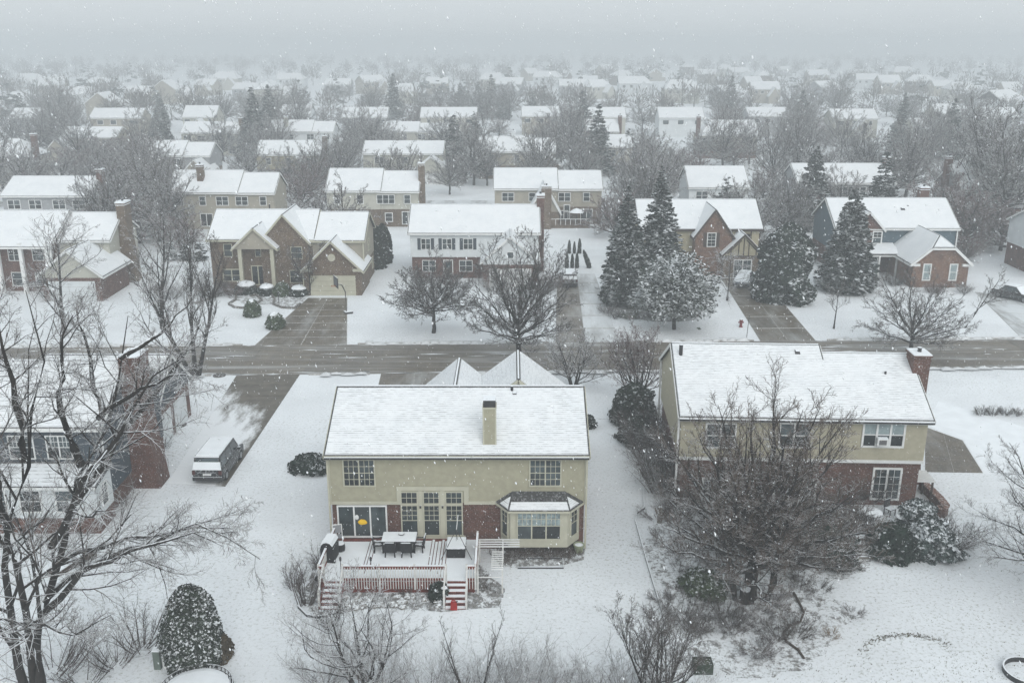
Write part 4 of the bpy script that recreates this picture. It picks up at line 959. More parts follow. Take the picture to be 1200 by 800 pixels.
for i, (px, py, r_, lb) in enumerate(((1020, 607, .62, 'round snow-covered patio table behind the garden steps'), (1058, 612, .5, 'smaller round snow-covered table beside the evergreen shrubs'))):
    o = thing('round_table', lb, 'table', (*G(px, py + 6), 0)); MB().lathe([(.04, 0), (.04, .68)], 8).build('leg', metal_dark, o); MB().lathe([(r_, .68), (r_, .72)], 20).build('tabletop', metal_dark, o)
    MB().lathe([(r_ - .01, .721), (r_ - .04, .79), (r_ * .6, .85), (.05, .87)], 20).build('snow', snow_plain, o); MB().lathe([(.25, 0), (.25, .04)], 12).build('base', metal_dark, o)
for i, (px, py, lb) in enumerate(((1000, 606, 'dark patio chair left of the round table'), (1042, 598, 'dark patio chair against the brick wall'), (985, 600, 'dark patio chair under the big tree branches'))):
    o = thing('garden_chair', lb, 'chair', (*G(px, py + 5), 0), R(30 * i)); MB().box(-.25, .25, -.25, .25, .4, .45).build('seat', metal_dark, o); MB().box(-.25, .25, .22, .27, .45, .95).build('backrest', metal_dark, o)
    for sx in (-1, 1):
        for sy in (-1, 1): MB().box(sx * .22 - .02, sx * .22 + .02, sy * .22 - .02, sy * .22 + .02, 0, .4).build('leg', metal_dark, o)
st = thing('garden_steps', 'short flight of stone garden steps between snowy shrubs', 'steps', (*G(1016, 655), 0))
for k in range(4): s_ = MB().box(-.55, .55, k * .42, .40 + k * .42, 0, .15 + k * .14).build('step', stone, st); MB().box(-.52, .52, k * .42 + .05, .40 + k * .42, .151 + k * .14, .18 + k * .14).build('snow', snow_plain, s_)
rock_wall('retaining_wall', gp((948, 661), (965, 665), (985, 664), (1003, 659), (1006, 652)), .25, .22, stone, 'low curved stone retaining wall left of the garden steps', 'wall')
def edging(pts, label, h=.12, w_=.07, mat=metal_dark):
    p0 = Vector((*pts[0], 0)); m = MB()
    for a, b in zip(pts[:-1], pts[1:]): m.bar((a[0] - p0.x, a[1] - p0.y, h / 2), (b[0] - p0.x, b[1] - p0.y, h / 2), w_, h)
    return tag(m.build('garden_edging', mat, None, p0), label, 'edging')
edging(gp((754, 575), (755, 596), (746, 602), (745, 612), (750, 630), (757, 655), (765, 682), (775, 715), (783, 742)), 'black lawn edging running down the side of the snowy garden')
edging(gp((930, 695), (936, 706), (942, 718), (938, 728), (925, 734), (918, 742), (921, 752), (935, 762), (942, 772)), 'winding dark edging in the snow near the big tree', .10, .09, timber)
edging(gp((349, 700), (350, 712), (360, 722), (372, 724), (384, 722)), 'dark edging round the bed at the left deck stairs', .14, .09)
# shrubs
def shrub(px, py, rx_, rz, label, mat=needle_dark, n=2200, leaf=.13, seed=0, shape='dome', cap=None, cat='shrub', ry_=None, group=None, name='evergreen_shrub', lump=.12):
    o = thing(name, label, cat, (*G(px, py), 0), group=group); link('foliage', leafy(seed, rx_, rz, n, leaf, mat, shape, ry_, lump), o)
    if cap: snow_cap(rx_ * cap * .82, 0, (ry_ or rx_) * cap * .82, seed, rz * .34).build('snow', snow_plain, o, (0, 0, rz * .86))
    return o
shrub(1045, 648, 1.35, 1.5, 'dark spreading evergreen right of the garden steps', needle, 3000, .17, 1, lump=.2)
shrub(1090, 647, 1.4, 1.7, 'frosted evergreen shrub nearest the open snow by the brick wall', needle_blue, 3200, .18, 2, lump=.25)
shrub(1075, 620, 1.1, 1.6, 'pale frosted bush behind the two evergreens by the patio', needle_blue, 2200, .17, 3, lump=.25)
shrub(965, 650, 1.7, 1.5, 'wide dark evergreen left of the garden steps under the big tree', needle, 3000, .18, 4, lump=.2)
shrub(743, 494, 1.6, 2.6, 'tall rounded evergreen behind the left corner of the yellow house', needle_dark, 3000, .2, 5, lump=.2)
shrub(746, 516, 1.4, 1.5, 'dark evergreen against the left wall of the yellow house', needle_dark, 2400, .2, 6, lump=.2)
shrub(825, 690, 1.2, .8, 'low dark evergreen mound with a bright green top left of the big tree', needle_green, 2000, .14, 7, lump=.2)
shrub(366, 548, 1.35, .75, 'low snowy juniper at the left corner of the olive house', needle, 1700, .16, 8, lump=.2)
shrub(690, 500, .55, .8, 'small rounded shrub just right of the olive house', needle_dark, 700, .12, 9)
tw_brown = M('brown_twigs', (.075, .055, .050), .95, .3, 2, snow=(.58, 1.05, 1.2), rand=.2)
tw_tan = M('tan_grass', (.20, .14, .08), .95, .3, 2, snow=(.7, 1.05, 1.2))
sp = [(775, 575, 2.4, 2.6, tw_brown), (800, 545, 2.6, 3.0, twig), (760, 545, 1.8, 2.2, tw_brown), (795, 610, 1.8, 1.9, tw_brown), (840, 585, 2.2, 2.2, twig), (815, 560, 2, 2.4, twig_red), (800, 650, 1.3, 1.2, tw_brown), (855, 640, 1.5, 1.1, tw_brown),
      (860, 740, 1.2, .9, tw_brown), (885, 765, 1.3, 1.0, tw_brown), (905, 705, 1.2, .7, tw_brown), (930, 735, 1.1, .6, twig), (985, 590, 2.0, 1.7, twig), (1010, 620, 1.2, 1.0, tw_brown), (905, 590, 2.2, 2.0, tw_brown), (945, 610, 1.6, 1.5, twig), (1000, 720, .9, .5, tw_brown), (975, 745, .7, .5, tw_tan), (835, 640, .9, 1.1, tw_tan), (960, 690, 1.0, .6, twig)]
lab = ['bushy brown shrub at the left rear corner of the yellow house', 'tall pale shrub against the yellow house rear wall', 'brown shrub on the boundary beside the yellow house', 'brown shrub just above the black lawn edging', 'pale thicket under the left windows of the yellow house', 'reddish shrub by the left wall of the yellow house', 'low brown shrub beside the black lawn edging', 'low shrub left of the big tree trunk',
       'brown scrub in the snow below the big tree', 'second brown scrub clump nearest the green crate', 'fallen twigs and scrub right of the big trunk', 'thin scrub by the winding edging', 'pale shrub on the patio edge', 'brown shrub between round table and steps', 'brown thicket directly behind the big tree', 'pale thicket left of the patio', 'thin dead stalks in the open snow right of the big tree', 'small tan tuft in the snow at the lower right', 'tan ornamental grass left of the big tree', 'thin twigs below the retaining wall']
for i, ((px, py, r_, h_, mt), lb) in enumerate(zip(sp, lab)):
    me = twiggy(60 + i, r_, h_, int(14 + 9 * r_), (7, 5) if r_ > 1 else (6, 4), mt, .007, spread=.9); tag(link('bare_shrub', me, None, (*G(px, py), 0)), lb, 'shrub')
PS = [(1010, 585, 1.4), (1000, 640, 1.1), (975, 625, 1.5), (1115, 640, 1.2), (940, 640, 1.4), (925, 665, 1.2), (985, 668, .8)]
pm_ = twiggy(90, 1.5, 1.5, 36, (9, 5), twig, .009, spread=1.0)
for i, (px, py, s_) in enumerate(PS):
    o = tag(link('bare_shrub', pm_, None, (*G(px, py), 0), i * 1.7), 'bare frosted shrub round the patio and garden steps of the yellow house', 'shrub', 'bare shrubs round the patio'); o.scale = (s_, s_, s_)
# crate, stump
o = thing('planter_crate', 'dark green square planter crate near the bottom edge of the garden', 'crate', (*G(823, 785), 0))
for a, b, c, d in ((-.42, .42, -.32, -.28), (-.42, .42, .28, .32), (-.42, -.38, -.28, .28), (.38, .42, -.28, .28)): MB().box(a, b, c, d, 0, .5).build('side_board', M('dark_green_paint', (.03, .045, .03), .6), o)
MB().box(-.38, .38, -.28, .28, 0, .40).build('soil', M('soil', (.05, .06, .035), .9, .3, 4, fleck=.8), o)
o = tag(MB().lathe([(.34, -.1), (.30, .3), (.29, .75), (.24, .78)], 12).build('tree_stump', bark, None, (*G(873, 705), 0)), 'dark tree stump standing beside the big bare tree', 'stump')
x, y = G(773, 612); o = tag(MB().lathe([(.16, 0), (.14, 1.0), (.12, 1.02)], 8).build('garden_post', M('weathered_post', (.16, .15, .13), .9, .2, 3, snow=(.6, .9)), None, (x, y, 0)), 'short grey weathered post beside the lawn edging', 'post')
# ring of grass in the open snow
m = MB(); rnd = random.Random(8)
for i in range(420):
    a = rnd.gauss(1.7, .75); px = 1062 + 52 * math.cos(a) + rnd.gauss(0, 3); py = 764 - 20 * math.sin(a) + rnd.gauss(0, 1.6); x, y = G(px, py); h_ = rnd.uniform(.02, .07); w_ = rnd.uniform(.02, .06); q = rnd.uniform(0, 3.1)
    m.face([(x - w_ * math.cos(q), y - w_ * math.sin(q), .0), (x + w_ * math.cos(q), y + w_ * math.sin(q), 0), (x + .03, y, h_)])
for i in range(900):
    px = rnd.uniform(760, 1200); py = rnd.gauss(785, 10) if i % 2 else rnd.uniform(660, 800); x, y = G(px, py); h_ = rnd.uniform(.02, .10); w_ = rnd.uniform(.006, .025); q = rnd.uniform(0, 3.1)
    m.face([(x - w_ * math.cos(q), y - w_ * math.sin(q), .0), (x + w_ * math.cos(q), y + w_ * math.sin(q), 0), (x + .03, y, h_)])
tag(m.build('grass_tufts', M('dead_grass', (.10, .09, .055), .9, .3)), 'dead grass tips poking through the snow', 'grass', kind='stuff')
x, y = G(1203, 790); o = tag(MB().lathe([(1.0, -.1), (1.0, .25), (.93, .25), (.93, -.1)], 30).build('fire_ring', metal_dark, None, (x, y, 0)), 'dark metal ring half out of view at the lower right corner', 'ring')
for i, px in enumerate((1150, 1163, 1178, 1190)):
    tag(link('bare_shrub', twiggy(200 + i, .75, .7, 22, (7, 4), twig, .01), None, (*G(px, 486), 0)), ('leftmost', 'second', 'third', 'rightmost')[i] + ' of the four small bare shrubs in a row on the far right lawn', 'shrub', 'small bare shrubs on the right lawn')
# ================================================================== SLATE HOUSE (left neighbour, behind the big tree)
lx, ly = -24.0, 51.4
LH = thing('house', 'dark slate sided house with white sunroom and brick chimney behind the big left tree', 'house', (lx, ly, 0))
gable_block(LH, -17, 0, 0, 9.4, 5.85, 8.1, siding_dark, brick_red, 1.2, 'x', oh=.35, rake=.25, claps=('front', 'right'), trim=white, gutter=white)
gable_block(LH, -8.5, -.35, 9.0, 16.2, 3.0, 5.9, siding_dark, brick_red, 2.7, 'x', oh=.35, rake=.3, trim=white, claps=('right',))
for y in (10.8, 14.0): 
    o = MB(); o.box(-.33, -.28, y - 1.25, y + 1.25, .05, 2.25).build('garage_door', siding_white, LH)
chimney(LH, .65, 4.5, 1.2, 1.7, 0, 8.6, brick_red, shoulder=4.4)
for x in (-2.4, -4.6, -6.8, -9.5): window(LH, x, -.05, 3.7, 1.5, 1.5, units=2, grid=(3, 2), frame=white)
MB().box(.03, .13, -.02, .08, .0, 5.6).build('downspout', white, LH)
# sunroom
sx0, sx1 = -11.5, .35; MB().box(sx0, sx1, -2.2, -.002, 1.0, 3.05).build('sunroom_wall', siding_white, LH); MB().box(sx0 + .03, sx1 - .03, -2.17, -.003, -.2, .999).build('sunroom_base', brick_red, LH)
roof_from(LH, [([(sx0 - .2, -2.5, 3.08), (sx1 + .2, -2.5, 3.08), (sx1 + .2, -.02, 3.55), (sx0 - .2, -.02, 3.55)], [.08, .08, .3, .08])], snow_roof_near, t=.12, name='sunroom_roof')
MB().box(sx0 - .18, sx1 + .18, -2.56, -2.51, 2.93, 3.06).build('fascia', white, LH)
for x in (-1.35, -3.4, -5.4, -7.6, -9.8): window(LH, x, -2.21, 1.35, 1.3, 1.45, units=1, grid=None, frame=white, trim=.09)
window(LH, sx1 + .01, -1.15, 1.35, .9, 1.4, rz=R(90), grid=(2, 3), frame=white, trim=.08)
o = thing('bulkhead_door', 'grey slanted timber ramp beside the sunroom of the slate house', 'ramp', (*G(85, 662), 0), R(-28)); MB().prism([(-.35, -1.2, 0), (.35, -1.2, 0), (.35, 1.3, 0), (-.35, 1.3, 0)], [(-.35, -1.2, .2), (.35, -1.2, .2), (.35, 1.3, .45), (-.35, 1.3, .45)]).build('side_board', timber, o); MB().prism([(-.3, -1.1, .21), (.3, -1.1, .21), (.3, 1.2, .45), (-.3, 1.2, .45)], [(-.3, -1.1, .25), (.3, -1.1, .25), (.3, 1.2, .5), (-.3, 1.2, .5)]).build('snow', snow_plain, o)
for i, (px, py, r_, h_, mt, lb) in enumerate(((140, 590, 2.0, 1.6, twig, 'thicket of bare stems at the foot of the brick chimney'), (165, 560, 1.6, 1.5, twig, 'bare shrub against the slate house side wall'), (190, 525, 1.2, 1.2, twig, 'bare shrub near the garage corner of the slate house'),
     (60, 640, 1.5, 1.2, tw_brown, 'brown shrub below the sunroom'), (165, 760, 1.8, 2.6, twig, 'tall bare shrub left of the snowy conical evergreen'), (135, 780, 1.6, 1.8, tw_brown, 'brown scrub at the bottom left under the big tree'), (60, 790, 2.6, 2.6, tw_brown, 'dark tangle of brush at the bottom left corner'), (100, 800, 1.8, 1.6, twig, 'bare tangle at the bottom edge left of the evergreen'), (100, 660, 1.0, .8, twig, 'small bare shrub at the sunroom corner'))):
    tag(link('bare_shrub', twiggy(300 + i, r_, h_ * .85, int(10 + 7 * r_), (6, 4), mt, .008, spread=.9), None, (*G(px, py), 0)), lb, 'shrub')
# cone of evergreen, trampoline, boxes
shrub(229, 778, 1.38, 4.0, 'tall snow-flecked egg shaped evergreen beside the round trampoline', M('snowy_arborvitae', (.030, .040, .028), .9, .35, 3, snow=(.52, .92, 8.0)), 11000, .105, 21, 'egg', cat='evergreen', lump=.10)
sh = shrub(255, 770, .7, 1.2, 'small brown-green bush at the right foot of the tall evergreen', M('brown_needles', (.07, .055, .035), .9, .3), 900, .12, 22)
tp = thing('trampoline', 'round snow-covered trampoline with black edge at the bottom left', 'trampoline', (*G(231, 822), 0))
rr = 1.42
MB().lathe([(rr - .02, .62), (rr - .02, .68), (rr - .25, .73), (.3, .77)], 40).build('snow', snow_plain, tp)
MB().lathe([(rr, .56), (rr, .62), (rr - .1, .621), (rr - .1, .56)], 40).build('mat', metal_dark, tp)
ring = [((rr + .12) * math.cos(2 * math.pi * k / 40), (rr + .12) * math.sin(2 * math.pi * k / 40), .78) for k in range(41)]
MB().tube(ring, .025, 6, False).tube([(x, y, .58) for x, y, z in ring], .03, 6, False).build('frame', metal_dark, tp)
bal = MB().box(-.018, .018, -.018, .018, .02, .78).mesh('upright', metal_dark)
for k in range(40): link('upright', bal, tp, (ring[k][0], ring[k][1], 0))
o = thing('utility_box', 'grey green upright utility box left of the tall evergreen', 'utility box', (*G(186, 782), 0)); MB().box(-.15, .15, -.15, .15, 0, .95).build('casing', M('grey_green_paint', (.12, .15, .13), .6), o); MB().box(-.17, .17, -.17, .17, .95, 1.0).build('lid', snow_plain, o)
o = tag(MB().lathe([(.16, 0), (.16, .6), (.10, .74), (.03, .76)], 14).build('gas_tank', white, None, (*G(195, 781), 0)), 'short white tank next to the grey green box', 'tank')
o = thing('lamp_post', 'thin dark post standing in the lawn left of the double driveway', 'post', (*G(217, 470), 0)); MB().tube([(0, 0, 0), (0, 0, 1.7)], .035, 8).build('pole', metal_dark, o); MB().lathe([(.05, 1.7), (.1, 1.75), (.1, 1.95), (.03, 2.05)], 8).build('lantern', metal_dark, o)
for px, py, s_, lb in ((257, 440, .55, 'dark round cover in the snow left of the double driveway'), (427, 437, .45, 'small dark round cover at the tip of the snowy lawn'), (209, 498, .6, 'flat dark slab in the snow beside the slate house garage')):
    tag(MB().lathe([(s_, 0), (s_ * .95, .07), (s_ * .3, .10)], 14).build('utility_cover', M('dark_cover', (.06, .055, .05), .8, .3, fleck=.6), None, (*G(px, py), 0)), lb, 'cover')

# ================================================================== CARS
def car(loc, rz, label, paint, L=4.75, W=1.9, Hh=1.72, kind='suv', snow_hood=True, name='parked_car', backsnow=True):
    c = thing(name, label, 'car', loc, rz); hw = W / 2; f = L / 2
    if kind == 'suv': side = [(-f, .42), (-f + .05, .30), (f - .08, .30), (f, .50), (f - .02, .78), (f - .75, 1.0), (-f + .12, 1.05), (-f, .95)]
    else: side = [(-f, .42), (-f + .06, .28), (f - .10, .28), (f, .46), (f - .04, .68), (f - 1.0, .88), (-f + .15, .92), (-f, .80)]
    m = MB(); n = len(side); 
    for sx in range(5):
        x = (-hw, -hw + .07, 0, hw - .07, hw)[sx]; k = .93 if sx in (0, 4) else 1.0
        for y, z in side: m.v.append((x, y * (k if abs(y) > f * .8 else 1), .3 + (z - .3) * (.97 if sx in (0, 4) else 1)))
    for i in range(4):
        for j in range(n): j2 = (j + 1) % n; m.f.append((i * n + j, i * n + j2, (i + 1) * n + j2, (i + 1) * n + j))
    m.f.append(tuple(range(n))[::-1]); m.f.append(tuple(4 * n + j for j in range(n)))
    body = m.build('body', paint, c)
    if kind == 'suv': c0, c1, r0, r1, zb, zt = -f + .06, f - .95, -f + .30, f - 1.55, 1.0, Hh
    else: c0, c1, r0, r1, zb, zt = -f + .75, f - 1.25, -f + 1.35, f - 2.05, .88, Hh
    bw, tw_ = hw - .05, hw - (.18 if kind == 'suv' else .26)
    B = [(-bw, c0, zb - .02), (bw, c0, zb - .02), (bw, c1, zb - .02), (-bw, c1, zb - .02)]; T = [(-tw_, r0, zt), (tw_, r0, zt), (tw_, r1, zt), (-tw_, r1, zt)]
    MB().prism(B, T).build('cabin', paint, c)
    def lerp(a, b, t): return tuple(a[i] + (b[i] - a[i]) * t for i in range(3))
    def quad_on(a, b, c_, d, u0, u1, v0, v1, off, nm, mat):
        A = lambda u, v: Vector(lerp(lerp(a, b, u), lerp(d, c_, u), v)); q = [A(u0, v0), A(u1, v0), A(u1, v1), A(u0, v1)]; nn = (q[1] - q[0]).cross(q[3] - q[0]).normalized()
        return MB().prism([p - nn * .01 for p in q], [p + nn * off for p in q]).build(nm, mat, c)
    quad_on(B[0], B[1], T[1], T[0], .07, .93, .18, .90, .012, 'rear_window', glass)
    quad_on(B[2], B[3], T[3], T[2], .06, .94, .12, .92, .012, 'windshield', glass)
    for a, b, e, d in ((B[1], B[2], T[2], T[1]), (B[3], B[0], T[0], T[3])):
        for u0, u1 in ((.05, .30), (.33, .62), (.65, .93)): quad_on(a, b, e, d, u0, u1, .16, .86, .012, 'side_window', glass)
    MB().prism([(-tw_ + .02, r0 + .03, zt + .002), (tw_ - .02, r0 + .03, zt + .002), (tw_ - .02, r1 - .03, zt + .002), (-tw_ + .02, r1 - .03, zt + .002)], [(-tw_ + .08, r0 + .1, zt + .075), (tw_ - .08, r0 + .1, zt + .075), (tw_ - .08, r1 - .1, zt + .075), (-tw_ + .08, r1 - .1, zt + .075)]).build('snow', snow_plain, c)
    quad_on(B[2], B[3], T[3], T[2], .02, .98, .0, .97, .04, 'windshield_snow', snow_plain)
    if backsnow: quad_on(B[0], B[1], T[1], T[0], .0, 1.0, .05, .62, .035, 'rear_window_snow', snow_plain)
    if snow_hood:
        y0, y1 = c1 + .02, f - .12; z0, z1 = (1.0, .80) if kind == 'suv' else (.90, .70)
        MB().prism([(-bw, y0, z0 - .0), (bw, y0, z0), (bw * .93, y1, z1), (-bw * .93, y1, z1)], [(-bw + .1, y0, z0 + .10), (bw - .1, y0, z0 + .10), (bw * .85, y1 - .08, z1 + .07), (-bw * .85, y1 - .08, z1 + .07)]).build('hood_snow', snow_plain, c)
        if kind != 'suv': MB().prism([(-bw, -f + .1, .9), (bw, -f + .1, .9), (bw, c0, .92), (-bw, c0, .92)], [(-bw + .1, -f + .16, .98), (bw - .1, -f + .16, .98), (bw - .1, c0, .99), (-bw + .1, c0, .99)]).build('boot_snow', snow_plain, c)
    MB().box(-hw * .96, hw * .96, -f - .06, -f + .1, .32, .58).build('bumper', metal_dark, c); MB().box(-hw * .92, hw * .92, f - .10, f + .05, .32, .54).build('bumper', metal_dark, c)
    MB().box(-.26, .26, -f - .03, -f + .01, .68, .80).build('licence_plate', white, c)
    if kind == 'suv':
        for sx in (-1, 1): MB().box(sx * tw_ * .98 - .02, sx * tw_ * .98 + .02, r0 + .1, r1 - .1, zt + .01, zt + .055).build('roof_rail', metal_dark, c)
        MB().box(-.6, .6, -f - .02, -f + .02, .86, .90).build('trim_strip', M('chrome', (.5, .5, .5), .25, metal=1.0), c)
        MB().box(-tw_, tw_, r0 - .14, r0 + .04, zt - .05, zt + .0).build('spoiler', metal_dark, c)
    for sx in (-1, 1):
        MB().box(sx * (hw - .13) - .10, sx * (hw - .13) + .10, -f - .015, -f + .06, .72, .98 if kind == 'suv' else .84).build('tail_light', M('red_lens', (.06, .008, .008), .4), c)
        MB().box(sx * (hw - .22) - .16, sx * (hw - .22) + .16, f - .14, f + .0, .58, .74).build('headlight', M('clear_lens', (.45, .47, .48), .15), c)
        MB().box(sx * (hw + .09) - .10, sx * (hw + .09) + .10, c1 - .55, c1 - .40, 1.0 if kind == 'suv' else .88, 1.16 if kind == 'suv' else 1.0).build('mirror', metal_dark, c)
        for y in (-f + .85, f - .9):
            wh = MB().tube([(sx * (hw - .22), y, .33), (sx * (hw + .01), y, .33)], .34, 18).build('wheel', M('tyre_rubber', (.015, .015, .016), .85), c)
            MB().tube([(sx * (hw - .02), y, .33), (sx * (hw + .02), y, .33)], .21, 14).build('rim', M('alloy_rim', (.25, .26, .27), .4, metal=.6), wh)
            ar = MB(); 
            for k in range(10): a0, a1 = math.pi * k / 10, math.pi * (k + 1) / 10; ar.bar((sx * (hw - .01), y + .39 * math.cos(a0), .33 + .39 * math.sin(a0)), (sx * (hw - .01), y + .39 * math.cos(a1), .33 + .39 * math.sin(a1)), .05)
            ar.build('wheel_arch', metal_dark, c)
    return c
black_paint = M('black_car_paint', (.010, .011, .012), .42, .2, 2, fleck=.35, spec=.3)
grey_paint = M('grey_car_paint', (.10, .105, .11), .3, .2, 2, fleck=.5, spec=.6); blue_paint = M('dark_blue_car_paint', (.03, .05, .07), .3, .2, 2, fleck=.4, spec=.6)
car((-19.35, 57.9, .02), R(-1), 'black sport utility car with a snow-covered roof on the double driveway', black_paint, 4.9, 1.95, 1.85)
x, y = G(668, 338); car((x, y + 2.3, .02), 0, 'small grey car parked at the head of the driveway by the white house', grey_paint, 4.4, 1.78, 1.6)
car((27.1, 108.6, .02), R(155), 'snow-capped dark sedan parked in front of the timbered house', blue_paint, 4.6, 1.82, 1.42, 'sedan')
x, y = G(1192, 352); car((x, y + .5, .02), R(215), 'snowed-over dark car at the right edge beside the blue house drive', black_paint, 4.6, 1.82, 1.5, 'sedan')
# ================================================================== ACROSS THE STREET
def house_at(label, x, y, rz=0.0, name='house', cat='house', group=None): return thing(name, label, cat, (x, y, 0), rz, group)
# ---- brown brick house
BX, BY = -24.9, 106.5
BH = house_at('brown brick house with twin front gables and an attached garage', BX, BY, R(0))
def BL(px, py, Y): X, z = P(px, py, Y); return X - BX, z
gable_block(BH, -9.3, 2.3, 0, 8.6, 5.8, 8.3, brick_brown, None, 0, 'x', oh=.35, rake=.3, trim=cream, gutter=cream, roofmat=snow_roof_far)
gable_block(BH, 2.32, 8.0, 0.0, 8.2, 5.7, 8.05, siding_tan, brick_brown, 2.7, 'x', oh=.35, rake=.3, trim=cream, gutter=cream, roofmat=snow_roof_far)
gable_block(BH, -3.4, 1.95, -.6, 6.0, 5.6, 8.6, brick_brown, None, 0, 'y', oh=.35, rake=.25, trim=cream, roofmat=snow_roof_far)
gable_block(BH, -6.1, -1.6, -1.6, 5.0, 5.15, 7.25, siding_tan, None, 0, 'y', oh=.35, rake=.25, trim=cream, z0=4.9, roofmat=snow_roof_far)
for x in (-5.6, -2.0): MB().box(x - .2, x + .2, -1.5, -1.1, 0, 4.9).build('column', cream, BH)
gable_block(BH, 1.85, 8.15, -3.2, 3.0, 3.0, 6.1, brick_brown, None, 0, 'y', oh=.35, rake=.3, trim=cream, roofmat=snow_roof_far)
garage_door(BH, 5.0, -3.22, 4.8, 2.15, cream)
for sx in (2.2, 7.8): MB().box(sx - .5, sx + .5, -3.42, -3.21, 2.75, 3.05).build('eave_return', cream, BH)
MB().lathe([(.42, 0), (.42, .06)], 16).build('round_vent', cream, BH, (5.0, -3.22, 4.3)).rotation_euler = (R(90), 0, 0)
window(BH, -7.3, -.01, 3.7, 1.0, 1.5, frame=cream, grid=None); window(BH, -7.1, -.01, .8, 2.1, 1.5, units=2, frame=cream, grid=None, trim=.12)
window(BH, -3.6, -.01, 3.7, 1.3, 1.3, frame=cream, grid=None, units=2); window(BH, -3.7, -.01, .4, 2.3, 2.3, units=3, frame=cream, grid=None, double=False, trim=.1)
window(BH, .6, -.61, 3.6, 1.3, 1.4, frame=cream, grid=None); window(BH, .4, -.61, .8, 1.5, 1.5, frame=cream, grid=None)
window(BH, 8.04, 4.0, 3.6, .9, 1.4, rz=R(90), frame=cream, grid=None); window(BH, 8.04, 6.5, .9, .9, 1.4, rz=R(90), frame=cream, grid=None)
MB().box(1.7, 1.8, -3.3, -3.1, 0, 3).build('downspout', cream, BH); MB().box(8.02, 8.14, -.3, -.18, 2.9, 5.4).build('downspout', cream, BH)
for x, y, z in ((1.2, 4.4, 7.75), (3.0, 3.6, 7.45), (4.2, 3.2, 7.25)): roof_vent(BH, x, y - .4, z, .28)
vent_pipe(BH, -3.6, 5.4, 7.6, 1.2, .09)
# ---- white house
WX, WY = -4.3, 111.5
WH = house_at('white sided house with dark shutters behind two big bare trees', WX, WY)
gable_block(WH, -7.6, 7.3, 0, 8.4, 5.6, 8.1, siding_white, brick_red, 2.6, 'x', oh=.35, rake=.25, trim=white, gutter=white, roofmat=snow_roof_far, jut=.15)
gable_block(WH, 1.0, 7.2, -4.6, 3.0, 3.1, 5.9, siding_white, brick_red, 2.7, 'y', oh=.35, rake=.3, trim=white, roofmat=snow_roof_far)
for x in (-5.9, -3.4, -.9): window(WH, x, -.16, 3.5, 1.15, 1.35, units=2, frame=white, grid=None); shutters(WH, x, -.155, 3.5, 1.15, 1.35, siding_dark)
for x in (-5.6, -1.2): window(WH, x, -.01, .8, 1.6, 1.4, units=2, frame=white, grid=None)
door(WH, -3.3, -.01, .1, timber); garage_door(WH, 4.1, -4.62, 4.6, 2.1, white); window(WH, 4.1, -4.64, 3.4, .8, .8, frame=white, grid=None, double=False)
chimney(WH, 7.75, 4.2, .9, 1.2, 0, 9.3, brick_red, capmat=snow_plain)
# ---- timbered brick house
TX, TY = 22.9, 114.5
TH = house_at('brick and half-timbered house with a tall gable and white arched window', TX, TY)
gable_block(TH, -7.3, 7.2, 0, 8.8, 5.5, 8.2, stucco, brick_brown, 2.6, 'x', oh=.35, rake=.3, trim=timber, gutter=timber, roofmat=snow_roof_far)
gable_block(TH, -.95, 3.5, -1.6, 5.0, 4.9, 8.0, brick_orange, None, 0, 'y', oh=.3, rake=.25, trim=timber, roofmat=snow_roof_far)
gable_block(TH, 2.4, 7.0, -2.6, 2.0, 2.9, 5.2, stucco, brick_brown, 2.5, 'y', oh=.3, rake=.25, trim=timber, roofmat=snow_roof_far)
w0 = window(TH, 1.0, -1.62, 3.5, 1.1, 1.75, frame=white, grid=(2, 2), lower_grid=True, trim=.1); shutters(TH, 1.0, -1.6, 3.5, 1.1, 1.7, timber)
for x, z0, z1 in ((3.75, 3.0, 5.3), (4.9, 3.0, 5.3), (6.1, 3.0, 5.3), (7.15, 3.0, 5.3)): MB().box(x - .08, x + .08, -.06, 0, z0, z1).build('timber_post', timber, TH)
for x, z1 in ((3.2, 3.5), (4.1, 4.3), (4.7, 4.8), (5.3, 4.3), (6.2, 3.5)): MB().box(x - .07, x + .07, -2.66, -2.6, 2.6, z1).build('timber_post', timber, TH)
MB().box(2.4, 7.0, -2.68, -2.6, 2.5, 2.66).build('timber_beam', timber, TH)
for a in (-1, 1): MB().bar((4.7 + a * 1.9, -2.63, 2.9), (4.7 + a * .3, -2.63, 4.5), .08, .12).build('timber_brace', timber, TH)
window(TH, 4.7, -2.62, .1, 2.2, 2.1, units=2, double=False, frame=white, grid=(2, 3), trim=.12, part='entrance_window'); window(TH, 5.5, -.02, 3.6, 1.0, 1.2, frame=timber, grid=None)
window(TH, -5.5, -.02, 3.5, 1.4, 1.4, units=2, frame=cream, grid=None); window(TH, -5.5, -.02, .8, 1.8, 1.5, units=2, frame=cream, grid=None)
# ---- blue house with brick garage
UX, UY = 46.7, 114.6
UH = house_at('slate blue house with white trim and a hipped red brick garage', UX, UY, R(-1))
gable_block(UH, -7.3, 7.1, 0, 9.4, 5.6, 8.3, siding_blue, brick_red, 2.5, 'x', oh=.4, rake=.3, trim=white, gutter=white, roofmat=snow_roof_far)
gable_block(UH, -5.6, -1.9, -.5, 4.0, 5.5, 7.5, brick_red, None, 0, 'y', oh=.3, rake=.25, trim=white, roofmat=snow_roof_far)
gx0, gx1, gy0, gy1 = -.7, 5.7, -7.6, 3.4
gm_ = (gx0 + gx1) / 2; gz, gr = 2.95, 5.75; gs_ = (gr - gz) / 3.2
MB().prism([(gx0, gy0, -.2), (gx1, gy0, -.2), (gx1, gy1, -.2), (gx0, gy1, -.2)], [(gx0, gy0, gz), (gx1, gy0, gz), (gx1, gy1, gz), (gx0, gy1, gz)]).build('garage_wall', brick_orange, UH)
